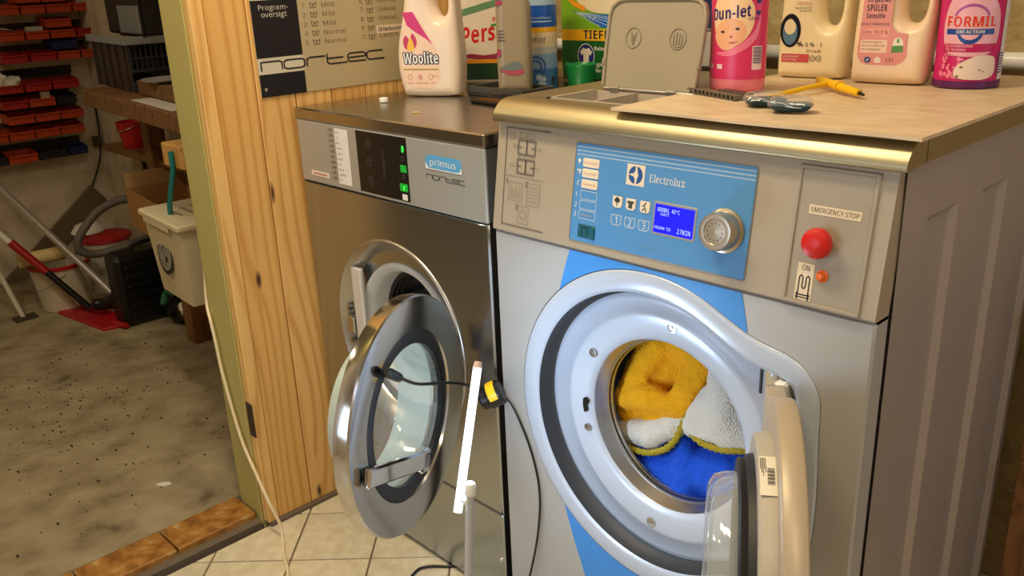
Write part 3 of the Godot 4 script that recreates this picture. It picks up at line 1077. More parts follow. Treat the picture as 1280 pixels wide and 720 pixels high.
	d2.text("(D)", 0.006, T(0.04, fy.call(1.021), 0))
	d2.text("(2)", 0.006, T(0.1, fy.call(1.021), 0))
	part(fa, "printed_diagram", d2, mat(C(140, 130, 112), 0.6))
	var d3 := B.new(F * T(0, 0, 0.0009))
	for q in [["1", 0.0275, 0.957], ["2", 0.0755, 0.957], ["3", 0.0545, 0.914]]: d3.text(q[0], 0.0095, T(q[1], fy.call(q[2]), 0))
	part(fa, "lettering", d3, mat(C(70, 64, 56), 0.6))
	# blue control panel
	var cp := B.new(F)
	cp.extrude(R.call(0.1895, 0.886, 0.5255, 1.0455, 0.003), -0.001, 0.0012, 0.0006)
	var cpn := part(t, "control_panel", cp, M.blue, "blue control panel")
	var rim := B.new(F)
	var ro: PackedVector2Array = R.call(0.1885, 0.885, 0.5265, 1.0465, 0.004)
	var rp := []
	for p in ro: rp.append(Vector3(p.x, p.y, 0.0006))
	rp.append(rp[0])
	rp.append(rp[1])
	rim.tube(rp, 0.0009, 6, false)
	part(cpn, "panel_rim", rim, mat(C(150, 150, 150), 0.4, 0.5))
	var sb := B.new(F * T(0, 0, 0.0014))
	for y in [1.040, 1.0335, 1.0275]: sb.ribbon([Vector2(0.191, fy.call(y)), Vector2(0.5245, fy.call(y))], 0.0016)
	part(cpn, "stripe", sb, M.print_light)
	var lg := B.new(F * T(0, 0, 0.0013))
	lg.extrude(R.call(0.2985, 0.992, 0.3335, 1.0245), 0, 0.0002)
	part(cpn, "logo_tile", lg, M.cream)
	var l2 := B.new(F * T(0, 0, 0.0016))
	var cx := 0.316
	var cy: float = fy.call(1.0083)
	# ring with the pointed star: three dark lens shapes on the tile
	var lens := func(pts): l2.extrude(pts, 0, 0.0001)
	var rr := 0.0138
	var arc := func(a0, a1, m): 
		var o := []
		for i in m + 1: o.append(Vector2(cx + rr * cos(deg_to_rad(lerpf(a0, a1, float(i) / m))), cy + rr * sin(deg_to_rad(lerpf(a0, a1, float(i) / m)))))
		return o
	var a1: Array = arc.call(95, 178, 8)
	lens.call(PackedVector2Array(a1 + [Vector2(cx - 0.004, cy + 0.0025), Vector2(cx - 0.001, cy + 0.007)]))
	var a2: Array = arc.call(182, 265, 8)
	lens.call(PackedVector2Array(a2 + [Vector2(cx - 0.001, cy - 0.007), Vector2(cx - 0.004, cy - 0.0025)]))
	var a3: Array = arc.call(-82, 82, 12)
	lens.call(PackedVector2Array(a3 + [Vector2(cx + 0.0035, cy + 0.005), Vector2(cx + 0.0055, cy), Vector2(cx + 0.0035, cy - 0.005)]))
	part(cpn, "logo", l2, M.blue_dark)
	var wt := B.new(F * T(0, 0, 0.0014))
	wt.text("Electrolux", 0.0112, T(0.3425, fy.call(1.0015), 0), {"w": 0.067, "font": "Droid Serif"})
	for i in 3:
		wt.text(str(i + 1), 0.0075, T(0.1955, fy.call([0.958, 0.942, 0.9265][i]), 0))
	wt.extrude(disc(0.1985, fy.call(1.0175), 0.0033, 10), 0, 0.0001)
	wt.ribbon([Vector2(0.1985, fy.call(1.011)), Vector2(0.1985, fy.call(1.016))], 0.0016)
	wt.ribbon([Vector2(0.195, fy.call(1.002)), Vector2(0.202, fy.call(1.002)), Vector2(0.2, fy.call(0.996))], 0.003)
	wt.ribbon([Vector2(0.201, fy.call(0.986)), Vector2(0.198, fy.call(0.982)), Vector2(0.1985, fy.call(0.977))], 0.0018)
	part(cpn, "lettering", wt, M.print_white)
	for y in [1.0155, 0.9985, 0.981]:
		var kb := B.new(F)
		kb.extrude(R.call(0.2065, y - 0.0072, 0.2415, y + 0.0072, 0.003), 0.0, 0.0026, 0.0008)
		part(cpn, "label_key", kb, M.cream)
	var lk := B.new(F * T(0, 0, 0.0028))
	for y in [1.0155, 0.9985, 0.981]: lk.text("normal", 0.004, T(0.224, fy.call(y) - 0.002, 0), {"w": 0.026, "align": 0})
	lk.text("intensiv", 0.0035, T(0.224, fy.call(0.929), 0), {"w": 0.022, "align": 0})
	part(cpn, "lettering", lk, mat(C(206, 150, 100), 0.6))
	var ob := B.new(F * T(0, 0, 0.0014))
	for y in [0.963, 0.947, 0.931]:
		var p: PackedVector2Array = R.call(0.2065, y - 0.0068, 0.2415, y + 0.0068, 0.002)
		ob.ribbon(Array(p), 0.0007, Transform3D(), true)
	for i in 3:
		var x: float = [0.2755, 0.3035, 0.331][i]
		var y: float = [0.934, 0.934, 0.934][i]
		ob.ribbon([Vector2(x, fy.call(y + 0.007)), Vector2(x + 0.02, fy.call(y + 0.007)), Vector2(x + 0.02, fy.call(y - 0.005)), Vector2(x + 0.016, fy.call(y - 0.0085)), Vector2(x + 0.004, fy.call(y - 0.0085)), Vector2(x, fy.call(y - 0.005))], 0.0009, Transform3D(), true)
		ob.text(str(i + 1), 0.0105, T(x + 0.010, fy.call(y - 0.0062), 0), {"align": 0})
	part(cpn, "printed_outline", ob, mat(C(222, 228, 230), 0.5))
	var bo := B.new(F * T(0, 0, 0.0014))
	bo.ribbon(Array(R.call(0.3135, 0.8955, 0.3935, 0.9065, 0.002)), 0.0009, Transform3D(), true)
	bo.text("WASCATOR", 0.0058, T(0.3535, fy.call(0.898), 0), {"w": 0.036, "align": 0, "bold": true})
	part(cpn, "printed_outline", bo, mat(C(96, 146, 190), 0.5))
	for i in 3:
		var x: float = [0.276, 0.303, 0.331][i]
		var kb := B.new(F)
		kb.extrude(pv([x, fy.call(0.971), x + 0.0195, fy.call(0.971), x + 0.0195, fy.call(0.957), x + 0.016, fy.call(0.953), x + 0.0035, fy.call(0.953), x, fy.call(0.957)]), 0, 0.003, 0.0008)
		part(cpn, "program_button", kb, M.cream)
	var ics := B.new(F * T(0, 0, 0.0032))
	ics.extrude(disc(0.2835, fy.call(0.9648), 0.0034, 10), 0, 0.0001)
	ics.extrude(disc(0.288, fy.call(0.9648), 0.0034, 10), 0, 0.0001)
	ics.extrude(disc(0.2857, fy.call(0.967), 0.0034, 10), 0, 0.0001)
	ics.ribbon([Vector2(0.2857, fy.call(0.956)), Vector2(0.2857, fy.call(0.965))], 0.002)
	ics.extrude(pv([0.3065, fy.call(0.9675), 0.319, fy.call(0.9675), 0.319, fy.call(0.9635), 0.3165, fy.call(0.964), 0.3165, fy.call(0.956), 0.309, fy.call(0.956), 0.309, fy.call(0.964), 0.3065, fy.call(0.9635)]), 0, 0.0001)
	ics.extrude(disc(0.342, fy.call(0.968), 0.0016, 8), 0, 0.0001)
	ics.ribbon([Vector2(0.336, fy.call(0.963)), Vector2(0.34, fy.call(0.9655)), Vector2(0.341, fy.call(0.961)), Vector2(0.3435, fy.call(0.9585)), Vector2(0.343, fy.call(0.955))], 0.0018)
	ics.ribbon([Vector2(0.341, fy.call(0.9605)), Vector2(0.338, fy.call(0.958)), Vector2(0.3365, fy.call(0.9555))], 0.0018)
	part(cpn, "printed_symbol", ics, mat(C(66, 70, 66), 0.6))
	var sq := B.new(F)
	sq.extrude(R.call(0.207, 0.893, 0.244, 0.915, 0.002), 0, 0.0022, 0.0006)
	sq.extrude(R.call(0.2375, 0.893, 0.244, 0.913, 0.001), 0, 0.0045, 0.001)
	part(cpn, "power_switch", sq, mat(C(24, 92, 110), 0.35), "dark teal rocker switch")
	var sr := B.new(F * T(0, 0, 0.0026))
	sr.ribbon([Vector2(0.2165, fy.call(0.896)), Vector2(0.2165, fy.call(0.910)), Vector2(0.2285, fy.call(0.910)), Vector2(0.2285, fy.call(0.896))], 0.0016)
	part(cpn, "switch_mark", sr, mat(C(10, 40, 50), 0.5))
	var bzl := B.new(F)
	bzl.extrude(R.call(0.3565, 0.924, 0.4365, 0.975, 0.003), 0.0, 0.002, 0.0008)
	part(cpn, "display_bezel", bzl, mat(C(160, 160, 158), 0.4, 0.3))
	var lcd := mat(C(10, 10, 200), 0.25)
	lcd.emission_enabled = true
	lcd.emission = Color(0.01, 0.02, 0.95)
	lcd.emission_energy_multiplier = 0.9
	var lb := B.new(F)
	lb.extrude(R.call(0.3605, 0.928, 0.4325, 0.971), 0.0015, 0.0024)
	part(cpn, "display", lb, lcd, "lit deep blue display")
	var lt := B.new(F * T(0, 0, 0.0026))
	var tx := mat(C(190, 205, 250), 0.5)
	tx.emission_enabled = true
	tx.emission = Color(0.45, 0.55, 1.0)
	tx.emission_energy_multiplier = 0.8
	lt.text("NORMAL 40°C", 0.0058, T(0.3655, fy.call(0.9605), 0), {"w": 0.041, "font": "Droid Sans Mono"})
	lt.text("TVÄTT", 0.004, T(0.371, fy.call(0.9545), 0), {"font": "Droid Sans Mono"})
	lt.text("PROGRAM TID", 0.0042, T(0.3625, fy.call(0.9335), 0), {"w": 0.03, "font": "Droid Sans Mono"})
	lt.text("27MIN", 0.0068, T(0.4045, fy.call(0.932), 0), {"w": 0.024, "font": "Droid Sans Mono"})
	part(cpn, "display_text", lt, tx)
	var kn := B.new(F * T(0.4855, fy.call(0.9505), 0, along(Vector3.BACK)))
	kn.lathe([Vector2(0.0325, 0.001), Vector2(0.0325, 0.004), Vector2(0.0285, 0.006), Vector2(0.0275, 0.026), Vector2(0.0262, 0.0285), Vector2(0.024, 0.029), Vector2(0.0185, 0.0285), Vector2(0.0175, 0.0265), Vector2(0.0, 0.0275)], 48)
	part(cpn, "knob", kn, mat(C(188, 178, 160), 0.28, 0.85), "round metal selector knob")
	var kd := B.new(F * T(0.4855, fy.call(0.9505), 0.0275))
	for i in 12: kd.extrude(disc(0.0125 * cos(TAU * i / 12), 0.0125 * sin(TAU * i / 12), 0.0009, 8), -0.002, 0.0003)
	part(cpn, "knob_dot", kd, mat(C(110, 100, 84), 0.5))
	# emergency stop module
	var es := B.new(F)
	var fo: PackedVector2Array = R.call(0.5875, 0.872, 0.7, 1.059, 0.002)
	var fi: PackedVector2Array = R.call(0.594, 0.878, 0.692, 1.053, 0.002)
	var e0 := PackedVector3Array()
	var e1 := PackedVector3Array()
	var e2 := PackedVector3Array()
	var e3 := PackedVector3Array()
	for i in fo.size():
		e0.append(B.v3(fo[i], 0))
		e1.append(B.v3(fo[i].lerp(fi[i], 0.25), 0.0032))
		e2.append(B.v3(fo[i].lerp(fi[i], 0.8), 0.0032))
		e3.append(B.v3(fi[i], 0.0008))
	es.rings([e0, e1, e2, e3], true, 20)
	es.extrude(fi, -0.001, 0.001)
	var ep := part(t, "stop_panel", es, mat(C(166, 156, 138), 0.45, 0.1))
	for q in [R.call(0.6095, 0.9955, 0.6815, 1.0075), R.call(0.6055, 0.879, 0.6295, 0.929)]:
		part(ep, "label_plate", B.new(F).extrude(q, 0.0008, 0.0016), mat(C(232, 216, 188), 0.5))
	var st := B.new(F * T(0, 0, 0.0018))
	st.text("EMERGENCY STOP", 0.0062, T(0.6455, fy.call(0.9985), 0), {"w": 0.066, "align": 0})
	part(ep, "lettering", st, mat(C(40, 34, 28), 0.6))
	st = B.new(F * T(0, 0, 0.0018))
	st.text("ON", 0.0068, T(0.6175, fy.call(0.9195), 0), {"w": 0.011, "align": 0})
	part(ep, "lettering", st, mat(C(40, 34, 28), 0.6))
	st = B.new(F * T(0, 0, 0.0018))
	# heating coil sign
	st.ribbon([Vector2(0.61, fy.call(0.886)), Vector2(0.61, fy.call(0.91)), Vector2(0.6125, fy.call(0.9125)), Vector2(0.615, fy.call(0.91)), Vector2(0.615, fy.call(0.897)), Vector2(0.6175, fy.call(0.8945)), Vector2(0.62, fy.call(0.897)), Vector2(0.62, fy.call(0.91)), Vector2(0.6225, fy.call(0.9125)), Vector2(0.625, fy.call(0.91)), Vector2(0.625, fy.call(0.886))], 0.0019)
	st.ribbon([Vector2(0.607, fy.call(0.886)), Vector2(0.628, fy.call(0.886))], 0.002)
	st.ribbon([Vector2(0.607, fy.call(0.8825)), Vector2(0.628, fy.call(0.8825))], 0.0016)
	for x in [0.6095, 0.6255]: st.ribbon([Vector2(x, fy.call(0.8795)), Vector2(x, fy.call(0.889))], 0.0024)
	part(ep, "printed_symbol", st, mat(C(40, 34, 28), 0.6))
	var rb := B.new(F * T(0.6345, fy.call(0.9605), 0, along(Vector3.BACK)))
	rb.lathe([Vector2(0.014, 0.0), Vector2(0.014, 0.008), Vector2(0.0185, 0.010), Vector2(0.0205, 0.014), Vector2(0.0205, 0.020), Vector2(0.0185, 0.0245), Vector2(0.013, 0.0275), Vector2(0.006, 0.0288), Vector2(0.0, 0.029)], 40)
	part(ep, "stop_button", rb, M.red, "red mushroom push button")
	var orr := B.new(F * T(0.6415, fy.call(0.9165), 0, along(Vector3.BACK)))
	orr.lathe([Vector2(0.0085, 0.0), Vector2(0.0085, 0.0025), Vector2(0.006, 0.003), Vector2(0.0058, 0.0085), Vector2(0.004, 0.011), Vector2(0, 0.0115)], 20)
	part(ep, "indicator_lamp", orr, mat(C(244, 112, 16), 0.25), "orange indicator lamp")
	# steel top with rounded front and opening for the drawer
	var tc := B.new()
	var bp := PackedVector2Array([Vector2(-0.024, 1.0655)])
	for q in [[-0.012, 1.066], [-0.008, 1.0688], [-0.0073, 1.0735], [-0.0105, 1.0815], [-0.0175, 1.0905], [-0.0265, 1.098], [-0.0375, 1.1027], [-0.05, 1.104], [-0.066, 1.104], [-0.066, 1.07], [-0.03, 1.068]]: bp.append(Vector2(q[0], q[1]))
	prism_x(bp, 0.0, W + 0.014, tc, true)
	var hx0 := 0.085
	var hx1 := 0.285
	var hz0 := -0.075
	var hz1 := -0.192
	slab(0.0, hx0, 1.07, 1.104, zb, -0.064, tc)
	slab(hx1, W + 0.014, 1.07, 1.104, zb, -0.064, tc)
	slab(hx0, hx1, 1.07, 1.104, zb, hz1, tc)
	slab(hx0, hx1, 1.07, 1.104, hz0, -0.064, tc)
	part(t, "top_cover", tc, M.bull, "brushed steel top with a rounded front edge")
	var dw := B.new()
	var hm := 0.176
	for q in [[hx0, hm - 0.003], [hm + 0.003, hx1]]:
		dw.flat()
		var o := [Vector3(q[0], 1.1045, hz0), Vector3(q[1], 1.1045, hz0), Vector3(q[1], 1.1045, hz1), Vector3(q[0], 1.1045, hz1)]
		var i := [Vector3(q[0] + 0.01, 1.05, hz0 - 0.012), Vector3(q[1] - 0.01, 1.05, hz0 - 0.012), Vector3(q[1] - 0.01, 1.05, hz1 + 0.012), Vector3(q[0] + 0.01, 1.05, hz1 + 0.012)]
		for m in 4: dw.quad(o[m], o[(m + 1) % 4], i[(m + 1) % 4], i[m])
		dw.quad(i[0], i[1], i[2], i[3])
	slab(hm - 0.003, hm + 0.003, 1.07, 1.1048, hz1, hz0, dw)
	slab(hx0 - 0.008, hx1 + 0.0, 1.1035, 1.1055, hz0, hz0 + 0.008, dw)
	slab(hx0 - 0.008, hx0, 1.1035, 1.1055, hz1, hz0 + 0.008, dw)
	part(t, "detergent_drawer", dw, mat(C(172, 160, 144), 0.45))
	# its lid stands open, leaning back
	var L := T(0.192, 1.1095, -0.200, Basis(Vector3.RIGHT, -0.2))
	var ld := B.new(L)
	ld.extrude(pv([-0.098, 0.0, 0.098, 0.0, 0.101, 0.03, 0.103, 0.13, 0.097, 0.146, 0.085, 0.153, 0.07, 0.155, -0.07, 0.155, -0.085, 0.153, -0.097, 0.146, -0.103, 0.13, -0.101, 0.03]), -0.008, 0.0, 0.001)
	var lp := []
	for q in [[-0.099, 0.004], [-0.102, 0.07], [-0.102, 0.125], [-0.097, 0.141], [-0.086, 0.150], [-0.07, 0.1535], [0.07, 0.1535], [0.086, 0.150], [0.097, 0.141], [0.102, 0.125], [0.102, 0.07], [0.099, 0.004]]: lp.append(Vector3(q[0], q[1], 0.001))
	ld.tube(lp, 0.0035, 8)
	for s in [-1, 1]: ld.box(Vector3(0.102 * s, 0.045, 0.001), Vector3(0.006, 0.012, 0.012), 0.002)
	var lid := part(t, "drawer_lid", ld, mat(C(158, 146, 124), 0.5))
	for x in [-0.043, 0.052]:
		var em := B.new(L)
		var pts := []
		for i in 26: pts.append(Vector3(x + 0.0165 * cos(TAU * i / 24), 0.088 + 0.0175 * sin(TAU * i / 24), 0.0004))
		em.tube(pts, 0.0011, 6, false)
		if x > 0:
			for i in 4: em.tube([Vector3(x + (i - 1.5) * 0.0055, 0.078, 0.0004), Vector3(x + (i - 1.5) * 0.006, 0.099 - absf(i - 1.3) * 0.003, 0.0004)], 0.0012, 6)
			em.tube([Vector3(x - 0.009, 0.078, 0.0004), Vector3(x, 0.074, 0.0004), Vector3(x + 0.009, 0.078, 0.0004)], 0.0012, 6)
		else:
			for i in 2: em.tube([Vector3(-0.049 + i * 0.011, 0.098, 0.0004), Vector3(-0.0445 + i * 0.003, 0.078, 0.0004)], 0.0012, 6)
			em.tube([Vector3(-0.043, 0.076, 0.0004), Vector3(-0.043, 0.092, 0.0004)], 0.0012, 6)
		part(lid, "embossed_sign", em, mat(C(140, 128, 108), 0.5))
	var hb := B.new()
	hb.tube([Vector3(0.1, 1.108, -0.196), Vector3(0.295, 1.108, -0.196)], 0.0042, 10)
	hb.box(Vector3(0.125, 1.108, -0.196), Vector3(0.022, 0.01, 0.014), 0.002)
	hb.box(Vector3(0.25, 1.108, -0.196), Vector3(0.022, 0.01, 0.014), 0.002)
	part(t, "lid_hinge", hb, M.satin)
	build_grey_door(t)
	build_towels()

func build_grey_door(t: Node3D) -> void:
	for y in [0.729, 0.423]:
		part(t, "hinge_plate", slab(0.552, 0.598, y - 0.023, y + 0.023, -0.0305, -0.027, null, 0.001), M.chrome)
		part(t, "hinge_slot", slab(0.542, 0.547, y - 0.028, y + 0.028, -0.031, -0.0285, null, 0.001), M.shadow_seal)
		for dy in [0.012, -0.012]:
			part(t, "bolt", B.new().lathe([Vector2(0.0085, 0), Vector2(0.0085, 0.002), Vector2(0.006, 0.003), Vector2(0.006, 0.007), Vector2(0, 0.0075)], 8, T(0.570, y + dy, -0.027, along(Vector3.BACK))), M.satin)
		part(t, "hinge_block", slab(0.588, 0.606, y - 0.014, y + 0.02, -0.028, 0.012, null, 0.003), M.white)
	var d := Node3D.new()
	d.name = "door"
	t.add_child(d)
	d.position = Vector3(0.606, 0.571, 0.012)
	d.basis = ry(deg_to_rad(123.2))
	# door-local: the hinge is the origin, the disc centre lies at x = -0.236
	var c := Vector2(-0.236, 0.0)
	var R := func(o: float, z: float) -> PackedVector3Array:
		var p := PackedVector3Array()
		for q in drop_ring(o, z): p.append(Vector3(minf(q.x - DC.x, 0.234) + c.x, q.y - DC.y, z))
		return p
	var sh := B.new()
	sh.rings([ring_xy(c, 0.19, -0.027, 128), R.call(-0.07, -0.027), R.call(-0.0445, -0.027), R.call(-0.0425, -0.025), R.call(-0.042, -0.003), R.call(-0.0445, 0.0), R.call(-0.07, 0.003), R.call(-0.12, 0.005), ring_xy(c, 0.06, 0.006, 128), ring_xy(c, 0.0001, 0.006, 128)], true, 40)
	part(d, "door_shell", sh, mat(C(182, 166, 142), 0.4, 0.1), "beige outer shell with a rounded rim")
	var fl := B.new()
	fl.rings([ring_xy(c, 0.17, -0.047, 96), ring_xy(c, 0.199, -0.047, 96), ring_xy(c, 0.2025, -0.044, 96), ring_xy(c, 0.2045, -0.026, 96)], true, 40)
	part(d, "inner_flange", fl, mat(C(182, 174, 160), 0.4))
	var sg := B.new()
	sg.rings([ring_xy(c, 0.15, -0.066, 96), ring_xy(c, 0.166, -0.067, 96), ring_xy(c, 0.17, -0.064, 96), ring_xy(c, 0.168, -0.059, 96), ring_xy(c, 0.173, -0.056, 96), ring_xy(c, 0.176, -0.046, 96)], true, 30)
	part(d, "door_gasket", sg, M.rubber)
	var gl := B.new()
	var o := [Vector2(0.151, -0.062), Vector2(0.150, -0.08), Vector2(0.146, -0.094), Vector2(0.134, -0.102), Vector2(0.08, -0.105), Vector2(0.0003, -0.106)]
	var rs := []
	for q in o: rs.append(ring_xy(c, q.x, q.y, 96))
	rs.reverse()
	gl.rings(rs, true, 60)
	var inn := []
	for q in o: inn.append(ring_xy(c, maxf(q.x - 0.006, 0.0002), q.y + 0.006, 96))
	gl.rings(inn, true, 60)
	part(d, "glass_bowl", gl, clear(C(230, 240, 240), 0.16))
	# type label stuck on the flange, wrapped around its rim
	var on := func(p: Vector2) -> Vector3:
		# p.x along the depth, p.y along the arc
		var a := deg_to_rad(180.0) - p.y / 0.2045
		return Vector3(c.x + 0.2055 * cos(a), 0.2055 * sin(a), p.x)
	var lb := B.new()
	lb.grid(func(u, v): return on.call(Vector2(-0.0455 + 0.0185 * v, lerpf(0.31, 0.247, u))), 8, 2)
	part(d, "type_label", lb, M.print_white)
	var bc := B.new()
	var on2 := func(p: Vector2) -> Vector3:
		var a := deg_to_rad(180.0) - p.y / 0.2045
		return Vector3(c.x + 0.206 * cos(a), 0.206 * sin(a), p.x)
	for i in 14:
		var y := 0.262 + i * 0.0019
		bc.grid(func(u, v): return on2.call(Vector2(-0.037 + 0.008 * v, y + [0.0006, 0.0011, 0.0008][i % 3] * (1.0 - u))), 1, 1)
	for i in 5:
		var x := -0.0445 + i * 0.0014
		bc.grid(func(u, v): return on2.call(Vector2(x + 0.0007 * v, lerpf(0.306, 0.286 - 0.006 * (i % 3), u))), 3, 1)
	part(d, "label_print", bc, mat(C(70, 66, 62), 0.6))

func build_towels() -> void:
	var nz := noise(3, 38.0, 3)
	var fuzz := func(c: Color, sd: int) -> StandardMaterial3D:
		var m := mat(c, 0.95)
		m.rim_enabled = true
		m.rim = 0.25
		m.rim_tint = 0.6
		m.heightmap_enabled = true
		m.heightmap_texture = ntex(sd, 0.12, [0.0, Color.BLACK, 1.0, Color.WHITE], 256, 3)
		m.heightmap_scale = 0.35
		return tri_map(m, Vector3(9, 9, 9))
	var V := func(x, y, z): return Vector3(x, y, z)
	# yellow towel
	var t := thing("towel", "fluffy golden yellow towel bundled at the top of the open drum", "towel", Vector3.ZERO, 0.0, "towels in the drum")
	var y := [[V.call(0.216, 0.555, -0.125), V.call(0.275, 0.675, -0.14), 0.026, 0.03], [V.call(0.235, 0.60, -0.145), V.call(0.26, 0.665, -0.15), 0.034, 0.032], [V.call(0.255, 0.575, -0.165), V.call(0.31, 0.64, -0.18), 0.04, 0.045], [V.call(0.30, 0.685, -0.15), V.call(0.365, 0.672, -0.15), 0.028, 0.026],
		[V.call(0.372, 0.67, -0.145), V.call(0.345, 0.60, -0.13), 0.024, 0.028], [V.call(0.222, 0.556, -0.112), V.call(0.28, 0.578, -0.105), 0.022, 0.024], [V.call(0.28, 0.578, -0.105), V.call(0.34, 0.572, -0.115), 0.024, 0.02],
		[V.call(0.212, 0.54, -0.12), V.call(0.218, 0.505, -0.125), 0.02, 0.017], [V.call(0.225, 0.515, -0.15), V.call(0.29, 0.545, -0.15), 0.03, 0.03], [V.call(0.27, 0.522, -0.122), V.call(0.325, 0.548, -0.122), 0.016, 0.016]]
	part(t, "cloth", lump(y, 0.005, 0.012, nz, 0.004), fuzz.call(C(255, 182, 2), 71))
	# white towel
	var w := thing("towel", "white towel with an olive yellow crocheted edge lying across the drum opening", "towel", Vector3.ZERO, 0.0, "towels in the drum")
	var wc := [[V.call(0.425, 0.655, -0.15), V.call(0.435, 0.585, -0.125), 0.045, 0.042], [V.call(0.40, 0.60, -0.13), V.call(0.368, 0.548, -0.122), 0.03, 0.026], [V.call(0.435, 0.58, -0.125), V.call(0.49, 0.58, -0.13), 0.034, 0.034],
		[V.call(0.39, 0.546, -0.113), V.call(0.44, 0.556, -0.108), 0.016, 0.02], [V.call(0.44, 0.556, -0.108), V.call(0.50, 0.566, -0.115), 0.02, 0.018], [V.call(0.222, 0.482, -0.118), V.call(0.28, 0.50, -0.112), 0.026, 0.026],
		[V.call(0.28, 0.50, -0.112), V.call(0.325, 0.53, -0.116), 0.026, 0.022], [V.call(0.325, 0.53, -0.116), V.call(0.348, 0.572, -0.125), 0.022, 0.014], [V.call(0.36, 0.53, -0.15), V.call(0.4, 0.54, -0.15), 0.024, 0.024]]
	part(w, "cloth", lump(wc, 0.005, 0.01, nz, 0.003), fuzz.call(C(232, 228, 218), 72))
	var em: Material = fuzz.call(C(176, 158, 40), 73)
	for pts in [[V.call(0.215, 0.463, -0.102), V.call(0.25, 0.463, -0.094), V.call(0.29, 0.472, -0.092), V.call(0.325, 0.492, -0.094), V.call(0.344, 0.517, -0.098), V.call(0.353, 0.545, -0.104), V.call(0.358, 0.572, -0.112)], [V.call(0.372, 0.538, -0.105), V.call(0.40, 0.531, -0.099), V.call(0.44, 0.536, -0.094), V.call(0.475, 0.546, -0.096), V.call(0.515, 0.556, -0.104)]]:
		var cv := curve(pts, 0.004)
		var rr := []
		for i in cv.size(): rr.append(0.0062 + 0.0014 * sin(i * 2.2))
		part(w, "crocheted_edge", B.new().tube(cv, rr, 8), em, "olive yellow crocheted edge")
	# blue towel
	var b := thing("towel", "royal blue towel filling the bottom of the drum opening", "towel", Vector3.ZERO, 0.0, "towels in the drum")
	var bc := [[V.call(0.24, 0.43, -0.135), V.call(0.34, 0.40, -0.13), 0.045, 0.055], [V.call(0.33, 0.44, -0.14), V.call(0.45, 0.46, -0.14), 0.045, 0.055], [V.call(0.345, 0.50, -0.125), V.call(0.365, 0.41, -0.105), 0.02, 0.034], [V.call(0.44, 0.50, -0.15), V.call(0.52, 0.50, -0.16), 0.03, 0.03], [V.call(0.32, 0.36, -0.14), V.call(0.42, 0.38, -0.14), 0.05, 0.05]]
	part(b, "cloth", lump(bc, 0.005, 0.012, nz, 0.005), fuzz.call(C(10, 84, 226), 74))
	# grey patterned cloth glimpsed behind
	var g := thing("towel", "dark grey brown cloth glimpsed behind the yellow towel", "towel", Vector3.ZERO, 0.0, "towels in the drum")
	var gc := [[V.call(0.40, 0.70, -0.21), V.call(0.47, 0.66, -0.2), 0.06, 0.05], [V.call(0.36, 0.58, -0.22), V.call(0.42, 0.62, -0.2), 0.05, 0.05]]
	part(g, "cloth", lump(gc, 0.008, 0.02, nz, 0.01), fuzz.call(C(110, 92, 66), 75))

